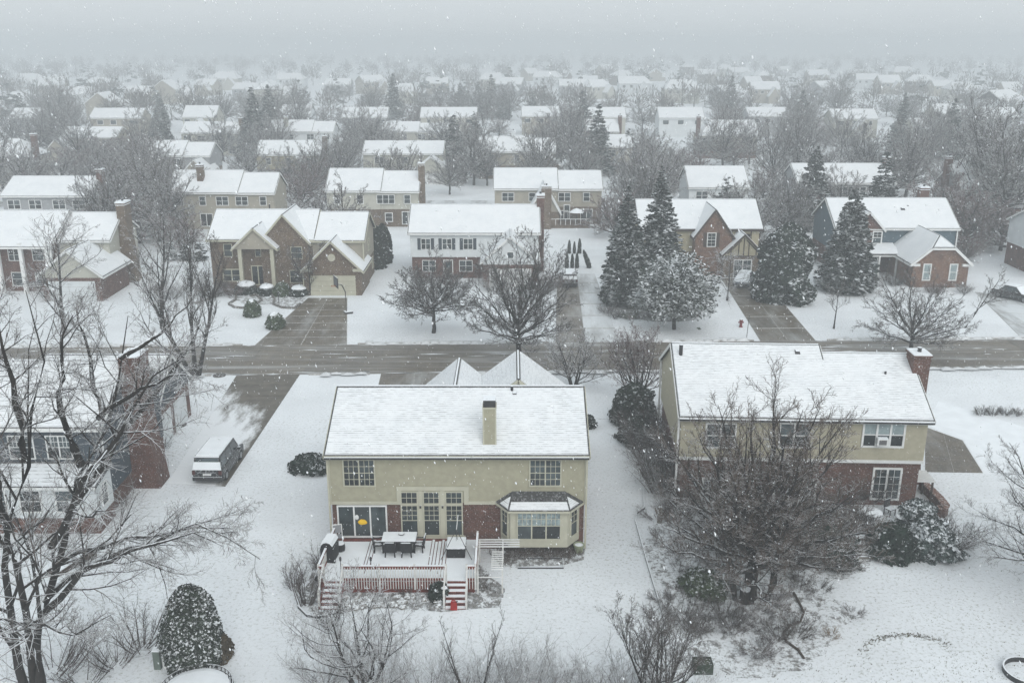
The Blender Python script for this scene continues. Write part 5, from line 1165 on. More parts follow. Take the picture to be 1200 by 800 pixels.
MB().prism([(gx0, gy0, gz), (gx1, gy0, gz), (gx1, gy0 + .2, gz), (gx0, gy0 + .2, gz)], [(gm_ - 1.3, gy0, gz + 1.9 * gs_), (gm_ + 1.3, gy0, gz + 1.9 * gs_), (gm_ + 1.3, gy0 + .2, gz + 1.9 * gs_), (gm_ - 1.3, gy0 + .2, gz + 1.9 * gs_)]).build('gable_wall', brick_orange, UH)
e_, yf = .35, gy0 - .3; zt_ = gz + .1; zl_ = zt_ - e_ * gs_; zc_ = zt_ + 1.9 * gs_; zr_ = zt_ + 3.2 * gs_
roof_from(UH, [([(gx0 - e_, gy1, zl_), (gx0 - e_, yf, zl_), (gm_ - 1.3, yf, zc_), (gm_, yf + 1.6, zr_), (gm_, gy1, zr_)], [.07] * 5), ([(gx1 + e_, yf, zl_), (gx1 + e_, gy1, zl_), (gm_, gy1, zr_), (gm_, yf + 1.6, zr_), (gm_ + 1.3, yf, zc_)], [.07] * 5), ([(gm_ - 1.3, yf, zc_), (gm_ + 1.3, yf, zc_), (gm_, yf + 1.6, zr_)], [.07] * 3)], snow_roof_far, name='garage_roof')
fb = MB()
for a, b in (((gx0 - e_, zl_), (gm_ - 1.3, zc_)), ((gm_ - 1.3, zc_), (gm_ + 1.3, zc_)), ((gm_ + 1.3, zc_), (gx1 + e_, zl_))): fb.bar((a[0], yf - .03, a[1] - .16), (b[0], yf - .03, b[1] - .16), .05, .26)
fb.box(gx0 - e_ - .03, gx0 - e_, yf, gy1, zl_ - .26, zl_ - .02); fb.build('fascia', white, UH)
for x in (1.0, 4.0): window(UH, x, gy0 - .01, .8, .95, 2.0, frame=white, grid=None, trim=.13, gmat=glass_blind)
for x in (gx0 + .3, gx1 - .3): MB().box(x - .5, x + .5, gy0 - .2, gy0 - .002, 2.5, 2.78).build('eave_return', white, UH)
# porch
roof_from(UH, [([(-6.0, -3.3, 2.95), (-.3, -3.3, 2.95), (-.3, .0, 3.65), (-6.0, .0, 3.65)], [.07] * 4)], snow_roof_far, name='porch_roof')
MB().box(-5.8, -.7, -3.25, -3.1, 2.62, 2.82).build('porch_beam', white, UH)
for x in (-5.7, -2.9, -.85): MB().box(x - .09, x + .09, -3.24, -3.06, 0, 2.62).build('porch_post', white, UH)
door(UH, -2.6, -.52, .1, siding_white); window(UH, -4.3, -.52, .9, .9, 1.3, frame=white, grid=None); window(UH, -2.5, -.52, 3.6, 1.2, 1.6, frame=white, grid=(2, 2), trim=.14)
shutters(UH, 2.2, -.02, 3.7, .9, 1.3, siding_dark); window(UH, 2.2, -.02, 3.7, .9, 1.3, frame=white, grid=None)
chimney(UH, 5.6, 7.4, 1.1, 1.0, 6, 9.3, brick_red, capmat=snow_plain); roof_vent(UH, 1.4, 2.7, 7.25, .5); roof_vent(UH, 2.2, 3.3, 7.5, .25)
MB().box(7.12, 7.24, -.3, -.18, 2.4, 5.3).build('downspout', white, UH)
# ---- brick and white house at the right edge
EH = house_at('house with white upper wall and red brick base at the far right edge', 70.0, 112.0)
gable_block(EH, -7.0, 7, -3, 7.8, 5.7, 8.2, siding_white, brick_red, 2.8, 'x', oh=.35, rake=.25, trim=white, roofmat=snow_roof_far, jut=.08)
MB().box(-7.2, -7.08, -2.0, -1.85, .2, 2.8).build('downspout', white, EH)
# ---- porch house at the left
PX, PY = -52.0, 105.3
PH = house_at('long white-columned house with a cream garage gable at the left edge', PX, PY)
gable_block(PH, -10, .7, 0, 9.4, 5.9, 8.3, brick_red, None, 0, 'x', oh=1.3, rake=.2, trim=white, roofmat=snow_roof_far)
gable_block(PH, .72, 6.4, 1.2, 9.4, 5.7, 8.0, siding_cream, None, 0, 'x', oh=.35, rake=.3, trim=white, gutter=white, roofmat=snow_roof_far)
gable_block(PH, 1.0, 7.4, -4.4, 3.0, 3.0, 5.6, siding_cream, brick_red, 2.6, 'y', oh=.4, rake=.35, trim=white, roofmat=snow_roof_far)
for x in (-7.6, -5.2, -2.6, .3): MB().box(x - .2, x + .2, -1.2, -.8, 0, 5.7).build('column', white, PH)
for x in (-6.4, -3.9, -1.2): window(PH, x, -.02, 3.5, 1.3, 1.4, frame=white, grid=None, units=2 if x < -3 else 1); window(PH, x, -.02, .6, 1.3, 1.6, frame=white, grid=None)
garage_door(PH, 4.2, -4.42, 4.8, 2.1, siding_white)
chimney(PH, 6.95, 5.0, 1.0, 1.8, 0, 9.3, brick_brown, shoulder=5.0, capmat=snow_plain)
MB().box(.45, .7, -.9, -.65, 0, 5.6).build('corner_board', white, PH)

# ---------------------------------------------------------------- front gardens
def capped(px, py, rx_, h_, lb, seed): return shrub(px, py, rx_, h_, lb, needle_dark, 900, .16, seed, cap=1.0, group=None)
capped(289, 343, 1.25, 1.15, 'left of the two flat-topped shrubs under thick snow by the brown brick house', 31)
capped(313, 345, 1.0, 1.05, 'right of the two flat-topped shrubs under thick snow by the brown brick house', 32)
shrub(331, 346, 1.0, 1.3, 'green rounded shrub between the snow caps and the garage', needle_green, 900, .16, 33)
capped(351, 346, 1.05, 1.0, 'snow-topped shrub at the left corner of the brown garage', 34)
shrub(296, 370, .9, 1.5, 'tall round shrub alone on the brown house lawn', needle_green, 900, .15, 35, cap=.6)
shrub(323, 384, .95, 1.35, 'green round shrub nearest the street on the brown house lawn', needle_green, 900, .15, 36, cap=.7)
AV = leafy(37, 1.25, 5.2, 3400, .3, needle_dark, 'egg', None, .08)
o = thing('arborvitae', 'tall dark columnar evergreen right of the brown brick house', 'evergreen', (*G(441, 314), 0)); link('foliage', AV, o)
o = thing('arborvitae', 'second dark columnar evergreen behind the first beside the brown house', 'evergreen', (*G(450, 308), 0), 1.2); link('foliage', AV, o); o.scale = (.9, .9, .95)
AS = leafy(38, .27, 2.0, 700, .10, needle_dark, 'egg', None, .06)
for i, (px, py, s_) in enumerate(((664, 314, 1), (670.5, 314, .9), (676, 314, .95), (667, 297, .9), (673, 297, .8), (679, 297, 1.0))):
    o = thing('arborvitae', ('front left', 'front middle', 'front right', 'back left', 'back middle', 'back right')[i] + ' of the six small columnar evergreens behind the parked car', 'evergreen', (*G(px, py), 0), i, 'six small columnar evergreens'); link('foliage', AS, o); o.scale = (s_, s_, s_)
o = thing('arborvitae', 'small columnar evergreen leaning over to the left beside the driveway head', 'evergreen', (*G(691, 314), 0)); link('foliage', AS, o); o.scale = (1.2, 1.2, 1.2); o.rotation_euler[1] = R(-20)
SS = spruce(39, 2.9, 1.0, 700, .25)
for i, px in enumerate((200, 218, 236)):
    put_tree('spruce_tree', SS, (*G(px, 305), 0), ('left', 'middle', 'right')[i] + ' one of three small snowy spruces left of the brown house', 'spruce tree', i * 1.0, 1.0, 'three small spruces left of the brown house')
# basketball hoop
x, y = G(406, 367); o = thing('basketball_hoop', 'freestanding basketball hoop on a black pole beside the brown house driveway', 'basketball hoop', (x, y, 0), R(-65))
MB().tube([(0, 0, 0), (0, 0, 2.3), (0, -.35, 3.1), (0, -.9, 3.25)], .06, 8).build('pole', metal_dark, o); MB().box(-.85, .85, -.96, -.91, 2.9, 4.0).build('backboard', metal_dark, o)
MB().box(-.65, .65, -.975, -.962, 3.05, 3.9).build('board_panel', M('smoky_board', (.08, .09, .1), .3), o); MB().tube([(.23 * math.cos(k * .5236), -1.22 + .23 * math.sin(k * .5236), 3.05) for k in range(13)], .02, 6, False).build('rim', M('orange_rim', (.4, .1, .02)), o)
MB().box(-.4, .4, -.2, .6, 0, .2).build('base', metal_dark, o)
# curved edging of the front bed
def bigedge(pts, label): return edging(gp(*pts), label, .22, .18, M('bed_edging', (.12, .11, .095), .8, .2, 2, fleck=.5))
bigedge([(255, 346), (266, 342), (277, 346), (276, 352), (268, 357), (275, 361), (288, 362), (300, 358), (307, 352), (300, 346), (293, 348)], 'curving dark edging of the snowy bed left of the two capped shrubs')
bigedge([(318, 346), (322, 351), (320, 357), (330, 361), (345, 362), (352, 357)], 'curving dark edging of the snowy bed beside the brown garage')
bigedge([(220, 355), (232, 356), (245, 351), (252, 344)], 'dark curving edging at the far left of the brown house bed')
o = thing('path_light', 'thin dark path light in the bed before the brown garage', 'light', (*G(327, 357), 0)); MB().tube([(0, 0, 0), (0, 0, 1.3)], .04, 6).build('pole', metal_dark, o); MB().lathe([(.08, 1.3), (.16, 1.36), (.04, 1.5)], 8).build('lantern', metal_dark, o)
# hydrant
o = thing('fire_hydrant', 'small dark red fire hydrant in the snow near the kerb', 'hydrant', (*G(868, 383), 0)); rm = M('hydrant_paint', (.15, .02, .02), .5)
MB().lathe([(.20, 0), (.20, .07), (.14, .08), (.14, .6), (.19, .62), (.17, .75), (.05, .86)], 12).build('barrel', rm, o)
for s_ in (-1, 1): MB().tube([(s_ * .1, 0, .48), (s_ * .26, 0, .48)], .08, 8).build('outlet', rm, o)
MB().lathe([(.16, .76), (.1, .88), (.02, .92)], 10).build('snow', snow_plain, o)
# mailboxes / posts at the kerb
x, y = G(875, 395); o = thing('street_sign', 'thin leaning pole at the kerb below the hydrant', 'post', (x, y, 0)); MB().tube([(0, 0, 0), (.1, 0, 2.2)], .03, 6).build('pole', metal_dark, o)
o = thing('patio_set', 'small white fenced patio with snowy umbrella behind the tan house', 'patio', (*G(668, 266), 0)); MB().box(-3, 3, -1, 2, 0, .5).build('base', brick_brown, o)
for k in range(9): MB().box(-3 + k * .75 - .04, -3 + k * .75 + .04, -1.05, -1, .5, 1.4).build('post', white, o)
MB().box(-3, 3, -1.05, -1, 1.35, 1.45).build('rail', white, o); MB().lathe([(1.2, 2.2), (.6, 2.6), (.05, 2.8)], 10, (1, .5)).build('umbrella', snow_plain, o); MB().tube([(1, .5, .5), (1, .5, 2.3)], .04, 6).build('pole', metal_dark, o)
# ================================================================== THE ROWS BEHIND: each house on its own ground spot
def row_house(label, xl, xr, yr, ye, up, low=None, back=True, wing=None, chim=None, nwin=4, depth=9.0, eave=5.6, jog=None, group=None, dh=0.0, detail=True, Yf=None, hips=(0, 0), seed=0):
    """xl,xr: ends of the eave in the photograph, ye its height, yr the ridge: with the eave 5.6 m up they give the distance"""
    Y = Yf or G(600, ye, eave)[1]; X0, _ = P(xl, ye, Y); X1, _ = P(xr, ye, Y); zr = P(600, yr, Y + depth / 2)[1]; zr = min(max(zr, eave + 1.5), eave + 3.2)
    cx, w2 = (X0 + X1) / 2, (X1 - X0) / 2 - .25; rnd = random.Random(int(xl * 7 + ye))
    h = house_at(label, cx, Y, group=group); tr_ = white
    if jog: xj = -w2 + 2 * w2 * jog; gable_block(h, -w2, xj, 0, depth, eave, zr, up, low, 2.7 if low else 0, 'x', trim=tr_, far=True, gutter=tr_ if detail else None, hips=hips); gable_block(h, xj + .02, w2, .2, depth - .6, eave - .1, zr - .35, up, low, 2.7 if low else 0, 'x', trim=tr_, far=True)
    else: gable_block(h, -w2, w2, 0, depth, eave, zr, up, low, 2.7 if low else 0, 'x', trim=tr_, far=True, gutter=tr_ if detail else None, hips=hips)
    yo = -.04 if low else -.01
    for k in range(nwin):
        x = -w2 + 2 * w2 * (k + .5 + rnd.uniform(-.12, .12)) / nwin; u = rnd.choice((1, 2, 2, 3)); ww = .85 * u + .2
        if detail: window(h, x, yo, 3.55, ww, 1.4, units=u, grid=None, frame=tr_, trim=.09)
        else: window(h, x, yo, 3.55, ww, 1.4, units=1, double=False, grid=None, frame=tr_, trim=.12)
        if not wing or not (wing[0] - .6 < x / w2 < wing[1] + .1):
            if detail: window(h, x + rnd.uniform(-.4, .4), -.01, .4 if back and k % 2 else .8, 1.9 if k % 2 else 1.2, 2.0 if back and k % 2 else 1.4, units=2 if k % 2 else 1, double=not (back and k % 2), grid=None, frame=tr_, trim=.1)
    if wing:
        a, b, zr2, mat, gd = wing; gable_block(h, a * w2, b * w2, -4.2, 3, 2.95, zr2, mat, low, 2.6 if low else 0, 'y', trim=tr_, far=True)
        if gd: garage_door(h, (a + b) / 2 * w2, -4.22, min(4.8, (b - a) * w2 - 1.2), 2.1, tr_, rows=4, cols=4)
    if chim: 
        xc, yc, m_ = chim; chimney(h, xc * w2, yc, .9, 1.1, 0 if abs(xc) > 1 else 5, zr + 1.1, m_, capmat=snow_plain, flue=detail)
    for k in range(3 if detail else 0): roof_vent(h, rnd.uniform(-.8, .8) * w2, depth / 2 + .4, zr - .28, .3)
    return h
B = brick_brown
# second row: backs of houses on the next street
row_house('long low grey house with a snowy roof and brick chimney behind the left porch house', 0, 106, 207, 229, siding_grey, None, chim=(1.06, 4, brick_red))
row_house('long tan house with a wide roof above the brown brick house', 195, 322, 200, 225, siding_tan, None, chim=(-.45, 2.5, B), nwin=5, jog=.65)
h2 = row_house('pale cream house with a tall brown chimney at its right end and patio doors', 381, 491, 198, 223, siding_cream, B, chim=(1.07, 2.5, B), nwin=4, jog=.58)
h3 = row_house('tan house with a chimney in front and an arched window behind the white house', 578, 707, 197.5, 220.5, siding_tan, B, nwin=4, jog=.58)
hw = 7.5; gable_block(h3, -2.9, 1.5, -3.2, 3, 2.7, 6.6, siding_tan, B, 2.5, 'y', trim=white, far=True); chimney(h3, -.4, -3.6, 1.5, .9, 0, 6.4, B, capmat=snow_plain); window(h3, 2.9, -.05, .8, 1.0, 2.3, frame=white, grid=None, trim=.12)
row_house('white house with small roof vents half hidden behind the spruces', 806, 879, 195, 219, siding_white, None, nwin=2)
row_house('wide brown house veiled by bare trees behind the blue house', 934, 1050, 192, 214, siding_grey, B, chim=(.98, 4, brick_red), nwin=5)
row_house('brick house with a broad snowy roof behind the big right-hand tree', 1125, 1215, 188, 222, siding_grey, brick_red, nwin=3, chim=(-1.05, 5, brick_red))
# third row: fronts across the next street
row_house('low house with hipped roof and brick chimney at the left edge of the second street', -20, 33, 163, 184, siding_tan, None, chim=(1.1, 3, brick_red), nwin=2, hips=(3, 3))
row_house('tan gabled house among trees above the left rooftops', 70, 137, 149, 161, siding_tan, None, nwin=3, wing=(-1.3, -.5, 5.6, siding_tan, False))
row_house('two-part house with a garage gable in the left middle distance', 172, 246, 165, 182, siding_grey, B, nwin=3, wing=(.35, 1.1, 5.2, siding_tan, True), jog=.55, back=False)
row_house('house with half-timbered twin gables left of centre', 299, 376, 165, 181, stucco, B, nwin=3, wing=(.0, .75, 5.6, stucco, True), chim=(1.1, 3, B), back=False)
row_house('cream house with a front gable garage beside a driveway in the middle distance', 424, 520, 165.5, 180, siding_cream, None, nwin=3, wing=(.35, 1.15, 5.4, siding_cream, True), back=False)
row_house('brown brick house with two front gables near the centre', 560, 652, 160, 177.5, siding_tan, B, nwin=3, wing=(.45, 1.15, 5.4, B, True), jog=.66, chim=(-.1, 4.2, siding_white), back=False)
row_house('small gabled house with a brick chimney behind a spruce right of centre', 706, 742, 158, 172, siding_tan, B, nwin=2, wing=(-.2, 1.0, 5.4, siding_tan, True), back=False)
# fourth row
row_house('long pale house in the fourth row left', 211, 279, 143, 155.5, siding_cream, None, nwin=4, chim=(1.05, 3, B))
row_house('long white house with an extra lower wing in the fourth row', 314, 391, 141, 154, siding_white, None, nwin=4, jog=.66, chim=(-.5, 2, siding_cream))
row_house('long house with a raised roof in the fourth row centre', 446, 526, 143, 154, siding_cream, None, nwin=4, jog=.55)
row_house('fourth row house with a brick chimney at its right end', 686, 726, 140, 154, siding_tan, None, nwin=3, chim=(1.15, 3, brick_red))
row_house('hip roofed house with ridge vents and a brick chimney in the fourth row right', 820, 889, 141, 158, siding_tan, brick_orange, nwin=3, chim=(-1.05, 2, brick_red), hips=(3, 0))
row_house('pale two-winged house among the right-hand trees in the fourth row', 1072, 1122, 139, 151, siding_cream, None, nwin=3, jog=.5)
# fifth row
for lb, a, b, r_, e_, m_ in (('distant snowy roof at the far left', 10, 42, 127, 137, siding_grey), ('distant house with wide roof left of the first tall spruces', 104, 165, 127, 138, siding_tan), ('distant gabled house behind the long pale house', 213, 253, 124, 137, siding_cream),
     ('distant white house behind the tall spruce pair', 328, 364, 123, 134, siding_white), ('distant grey roof left of centre', 400, 454, 126, 137, siding_grey), ('distant long roof at the centre', 492, 559, 126, 137, siding_cream), ('distant roof right of centre behind bare trees', 611, 656, 125, 136, siding_tan),
     ('distant pale roof beside the dark spruce right of centre', 686, 734, 126, 137, siding_cream), ('distant tall roof above the hip roofed house', 772, 826, 126, 138, siding_white), ('distant long low roof right of centre', 877, 927, 126, 136, siding_grey), ('distant wide house with a front gable on the right', 976, 1030, 128, 139, siding_cream), ('distant house with steep roof at the right', 1097, 1139, 122, 134, siding_tan), ('distant roof at the far right edge', 1150, 1195, 126, 137, siding_grey)):
    row_house(lb, a, b, r_, e_, m_, None, nwin=3, detail=False, wing=(-.2, .5, 5.4, m_, False) if 'gable' in lb else None)
# far rows: rooftops fading into the snowfall
proto = {}
def far_house(i, x, y, rz, s, label, group):
    k = i % 6
    if k not in proto:
        root = house_at(label, 0, 0, group=group); ww = (5.6, 6.8, 6.0, 7.2, 5.0, 6.4)[k]; mt = (siding_tan, siding_cream, siding_grey, siding_white, siding_tan, brick_brown)[k]
        gable_block(root, -ww, ww, 0, 9, 5.5, (8.2, 8.6, 8.0, 8.4, 8.8, 8.2)[k], mt, None, 0, 'x', far=True, hips=((0, 0), (2.5, 2.5), (0, 0), (0, 3), (0, 0), (3, 3))[k])
        gable_block(root, ww * .1, ww * .85, -3.5, 3, 3.2, 6.2, mt, None, 0, 'y', far=True)
        for xx in (-.7, -.25): window(root, xx * ww, -.01, 3.6, 1.4, 1.3, double=False, grid=None, trim=.12)
        proto[k] = root; o = root
    else:
        o = copy_tree(proto[k]); o['label'] = label; o['group'] = group
    o.location = (x, y, 0); o.rotation_euler[2] = rz; o.scale = (s, s, s); return o
rnd = random.Random(21)
FAR = [(512, 96), (575, 92), (595, 98), (640, 90), (625, 84), (660, 84), (690, 92), (705, 100), (672, 100), (745, 98), (775, 84), (812, 78), (828, 86), (800, 104), (862, 106), (868, 84), (885, 94), (902, 88), (898, 104), (850, 80), (975, 102), (1020, 92), (1044, 96), (1080, 95), (1108, 98), (1130, 102), (1170, 110), (1190, 118), (1190, 102), (1145, 108), (238, 97), (262, 92), (285, 102), (30, 92), (60, 100), (110, 95), (160, 106), (330, 104), (20, 112), (90, 110), (138, 118), (735, 88), (440, 96), (470, 104), (395, 98), (545, 84), (715, 82), (1010, 84), (960, 88), (1060, 84), (920, 80), (340, 92), (210, 104)]
for i, (px, py) in enumerate(FAR):
    x, y = G(px, py, 6.5); far_house(i, x, y, rnd.choice((0, 0, R(12), R(-15), R(35), R(90))), rnd.uniform(.95, 1.2), ('distant snow-covered roof in the haze at the left' if px < 420 else 'distant snow-covered roof in the haze near the middle' if px < 780 else 'distant snow-covered roof in the haze at the right'), ('hazy rooftops at the left', 'hazy rooftops near the middle', 'hazy rooftops at the right')[0 if px < 420 else 1 if px < 780 else 2])
# ================================================================== TREES
def loc(px, py): x, y = G(px, py); return (x, y, 0)
# big multi-stemmed tree before the yellow house
BL_ = dome(101, 46, 5.6, 11.0, 1.6, .34, low=.10, up=.05) + [([(.9 * math.cos(a), .9 * math.sin(a) * .6, -.1), (1.1 * math.cos(a), .9 * math.sin(a), 1.5), (1.5 * math.cos(a), 1.3 * math.sin(a), 4), (2.2 * math.cos(a), 2 * math.sin(a), 8)], .13, .015) for a in (.3, 1.4, 2.6, 3.5, 4.6, 5.6)]
put_tree('bare_tree', bare_tree(101, 11, 5, .3, (12, 8, 5), up=.10, ang=(34, 38, 46), limbs=BL_, rat=(.34, .46, .48), tw=.0115, big=2, jit=.12, twigs=twig_brown), loc(880, 700), 'big many-stemmed bare tree standing before the yellow house')
sp_me = [twiggy(470 + i, 1.7, 2.3, 34, (9, 5), (tw_brown, twig, tw_brown)[i], .009, spread=.9) for i in range(3)]
# big left tree with long boughs reaching over the lawn
Yt = 33.5
def at(px, py, dy=0.0): X, z = P(px, py, Yt + dy); return (X, Yt + dy, z)
L0 = [([(-19.6, Yt, -.2), at(40, 760), at(60, 690), at(80, 590, .5), at(105, 520, 1), at(135, 440, 1.5), at(150, 370, 2)], .23, .012),
      ([(-20.2, Yt + .3, -.2), at(12, 740), at(8, 660, 1), at(-10, 560, 1), at(-20, 470, 1), at(-10, 380, .5)], .20, .012),
      ([(-19.8, Yt, -.2), at(20, 700, -.5), at(15, 600, -1), at(50, 480, -1.5), at(45, 400, -2), at(30, 340, -2)], .18, .012),
      ([at(48, 720), at(70, 690, -.4), at(110, 668, -1.0), at(160, 640, -1.5), at(215, 625, -1.5), at(262, 640, -1.4)], .16, .014),
      ([at(50, 705), at(90, 672, 1), at(130, 655, 1.2), at(190, 630, .6), at(240, 612, .2), at(305, 655, 0)], .15, .014),
      ([at(66, 660), at(100, 640, .5), at(160, 630, 1.0), at(210, 622, .8), at(270, 618, .2)], .13, .014),
      ([at(78, 600, .5), at(120, 545, 1.5), at(165, 480, 2.5), at(200, 435, 3), at(235, 380, 3.5)], .2, .014),
      ([at(95, 545, .8), at(70, 480, -.5), at(68, 430, -1.5), at(85, 370, -2)], .18, .014),
      ([at(60, 640, 0), at(100, 560, -1.5), at(150, 480, -2.5), at(178, 440, -3), at(215, 418, -3)], .15, .014),
      ([at(115, 490, 1.2), at(160, 455, .5), at(205, 438, 0), at(235, 445, -.5)], .12, .014),
      ([at(0, 640, 1), at(-40, 560, 2), at(-80, 470, 3)], .2, .014), ([at(12, 620, 0), at(-20, 540, -2), at(-40, 440, -3)], .18, .014), ([at(30, 540, -1), at(20, 470, -1.5), at(5, 410, -2), at(-10, 350, -2)], .16, .014),
      ([at(35, 730), at(60, 740, -1.5), at(90, 745, -2.5), at(130, 720, -3)], .09, .014), ([at(120, 480, 1), at(105, 420, 2.5), at(90, 360, 3)], .13, .014), ([at(140, 420, 1.5), at(190, 390, 2.5), at(225, 350, 3.5)], .11, .014)]
tp_ = (-19.8, Yt)
L0 = [([(p[0] - tp_[0], p[1] - tp_[1], p[2]) for p in pl], a * 1.0, b) for pl, a, b in L0]
put_tree('bare_tree', bare_tree(103, 17, 6, .4, (14, 9, 8), up=.02, ang=(48, 45, 50, 55), limbs=L0, rat=(.29, .50, .50, .4), tw=.0088, twigs=twig_pale, big=2, jit=.17), (tp_[0], tp_[1], 0), 'huge bare tree at the left edge with boughs reaching right over the lawn')
# right edge tree, half out of view
put_tree('bare_tree', bare_tree(104, 9.5, 5, .2, (10, 7, 6), up=.06, ang=(42, 42, 50), limbs=dome(104, 30, 5.6, 10.0, 1.6, .24, low=.0, up=.1), rat=(.4, .48, .46), tw=.010, twigs=twig_pale, big=2), (*G(1258, 702), 0), 'bare spreading tree cut off by the right edge of the photo')
# foreground bare trees along the bottom edge
put_tree('bare_tree', bare_tree(105, 5.6, 3.6, .10, (12, 8, 7, 5), trunk=.1, up=.12, ang=(52, 40, 45, 50), stems=3, rat=(.6, .46, .42, .4), tw=.007, twigs=twig_frost, jit=.22), (*G(428, 822), 0), 'small spreading bare tree at the bottom in front of the left deck stairs')
put_tree('bare_tree', bare_tree(106, 5.2, 2.8, .08, (11, 8, 6, 5), trunk=.1, up=.16, ang=(38, 38, 45, 50), stems=4, tw=.007, twigs=twig), (*G(768, 830), 0), 'small many-stemmed bare tree at the bottom centre beside the green crate')
put_tree('bare_tree', bare_tree(107, 5.0, 1.0, .05, (7, 5, 4), trunk=.2, up=.2, ang=(35, 40, 45), stems=4, tw=.007, twigs=twig), (*G(555, 838), 0), 'group of thin upright saplings rising at the bottom edge below the right stairs')
for i, (px, py, r_, h_) in enumerate(((500, 822, 1.3, 1.5), (560, 824, 1.6, 1.6), (610, 822, 1.4, 1.5), (655, 826, 1.5, 1.4), (700, 826, 1.3, 1.2), (735, 818, 1.0, 1.2), (640, 818, 1.2, 1.0), (590, 830, 1.5, 1.3), (380, 800, 1.2, 1.2), (450, 806, 1.2, 1.3), (815, 835, 1.2, 1.0))):
    tag(link('bare_shrub', twiggy(400 + i, r_ * 1.35, h_ * 1.6, int(24 + 10 * r_), (7, 5), twig_frost, .007, spread=1.0, jit=.25), None, (*G(px, py), 0)), ('bottom edge shrub just right of the small spreading tree', 'bottom edge thicket below the saplings', 'pale thicket at the bottom edge right of the saplings', 'pale low thicket at the bottom edge near the centre', 'low thicket at the bottom edge left of the many-stemmed tree', 'small shrub touching the many-stemmed bottom tree', 'upper clump of the pale bottom-edge thicket', 'thicket at the very bottom behind the saplings', 'shrub at the left side of the small spreading tree', 'shrub under the right side of the small spreading tree', 'low shrub at the bottom edge near the green crate')[i], 'shrub')
tag(link('bare_shrub', twiggy(420, 1.0, 2.2, 18, (6, 4), tw_brown, .008), None, loc(358, 708)), 'tall thin bare shrub left of the left deck stairs', 'shrub')
tag(link('bare_shrub', twiggy(421, .8, 1.2, 20, (7, 4), tw_brown, .008), None, loc(345, 690)), 'brown shrub at the outer corner of the deck bed', 'shrub')
tag(link('bare_shrub', twiggy(422, .9, 1.3, 22, (7, 4), twig, .008), None, loc(385, 735)), 'frosted shrub at the foot of the left deck stairs', 'shrub')
tag(link('bare_shrub', twiggy(423, .7, 1.3, 18, (6, 4), tw_brown, .008), None, loc(378, 668)), 'brown shrub squeezed beside the left deck railing', 'shrub')
# street trees across the road
tA = bare_tree(110, 7.6, 5, .20, (10, 8, 6), up=.06, ang=(42, 42, 50), limbs=dome(110, 22, 4.9, 7.3, 2.0, .22, low=.05, up=.1), rat=(.40, .48, .46), tw=.020, big=2)
put_tree('bare_tree', tA, loc(508, 390), 'round-headed bare tree on the lawn before the white house')
tB = bare_tree(111, 11, 6, .24, (10, 7, 6), up=.08, ang=(40, 42, 50), limbs=dome(111, 28, 5.2, 11.5, 1.6, .26, low=.06, up=.25), rat=(.38, .48, .46), tw=.018, big=2)
put_tree('bare_tree', tB, (*G(607, 420), 0), 'wide bare tree on the verge left of the snowy driveway')
tC = bare_tree(112, 7, 5, .2, (10, 7, 6), up=.08, ang=(40, 42, 50), limbs=dome(112, 20, 5.0, 7.0, .9, .2, low=.12, up=.2), rat=(.40, .48, .46), tw=.014, big=2)
put_tree('bare_tree', tC, (*G(1066, 412), 0), 'wide low bare tree on the verge before the blue house')
tD = bare_tree(113, 4.4, 2.4, .08, (9, 7, 6, 4), trunk=.35, up=.06, ang=(55, 42, 45, 50), tw=.011)
put_tree('bare_tree', tD, loc(977, 385), 'small young bare tree on the lawn left of the blue house tree')
tE = bare_tree(114, 6.0, 2.6, .12, (9, 7, 6, 4), trunk=.3, up=.1, ang=(48, 42, 45, 50), tw=.011, lean=(.5, 0))
put_tree('bare_tree', tE, loc(1130, 384), 'small leaning bare tree on the lawn right of the blue house tree')
put_tree('bare_tree', bare_tree(115, 5.6, 3.8, .11, (10, 7, 6, 5), trunk=.1, up=.1, ang=(45, 42, 45, 50), stems=5, tw=.011, twigs=twig_red), (*G(748, 470), 0), 'pale pink-grey bare tree beside the left wall of the yellow house')
put_tree('bare_tree', bare_tree(116, 4.4, 2.8, .1, (10, 8, 7, 5), trunk=.1, up=.1, ang=(45, 42, 45, 50), stems=4, tw=.011, twigs=twig_pale), (*G(672, 455), 0), 'small frosted bare tree behind the right end of the olive house roof')
fp = put_tree('pine_tree', bare_tree(117, 8, 5, .2, (9, 7), up=.02, ang=(46, 50), limbs=dome(117, 26, 4.0, 7.2, 2.2, .2, low=.0, up=.05), rat=(.42, .5), tw=.022, big=1, twigs=frosted_pine), loc(790, 386), 'frosted grey-green pine with a bare trunk in front of the larger spruce', 'pine tree')
rg = np.random.default_rng(118); n_ = 6500; d_ = rg.normal(0, 1, (n_, 3)); d_[:, 2] = np.abs(d_[:, 2]) * .9 - .12; d_ = _unit(d_); az_ = np.arctan2(d_[:, 1], d_[:, 0]); lump_ = 1 + .16 * np.sin(5 * az_ + 6 * d_[:, 2]) + .12 * np.sin(9 * az_ - 8 * d_[:, 2] + 1)
po = d_ * (rg.uniform(.35, 1, n_) ** .5 * lump_)[:, None] * np.array([3.8, 3.8, 4.8]) + np.array([0, 0, 2.6]); nn = _unit(rg.normal(0, .5, (n_, 3)) + np.array([0, 0, 1.0])); ax = _unit(d_ * [1, 1, .2] + rg.normal(0, .5, (n_, 3))); ax = _unit(ax - nn * (ax * nn).sum(1, keepdims=True))
link('foliage', fast_mesh('foliage', *_leaves(rg, po, ax, nn, rg.uniform(.25, .55, n_), rg.uniform(.14, .30, n_)), frosted_pine), fp)
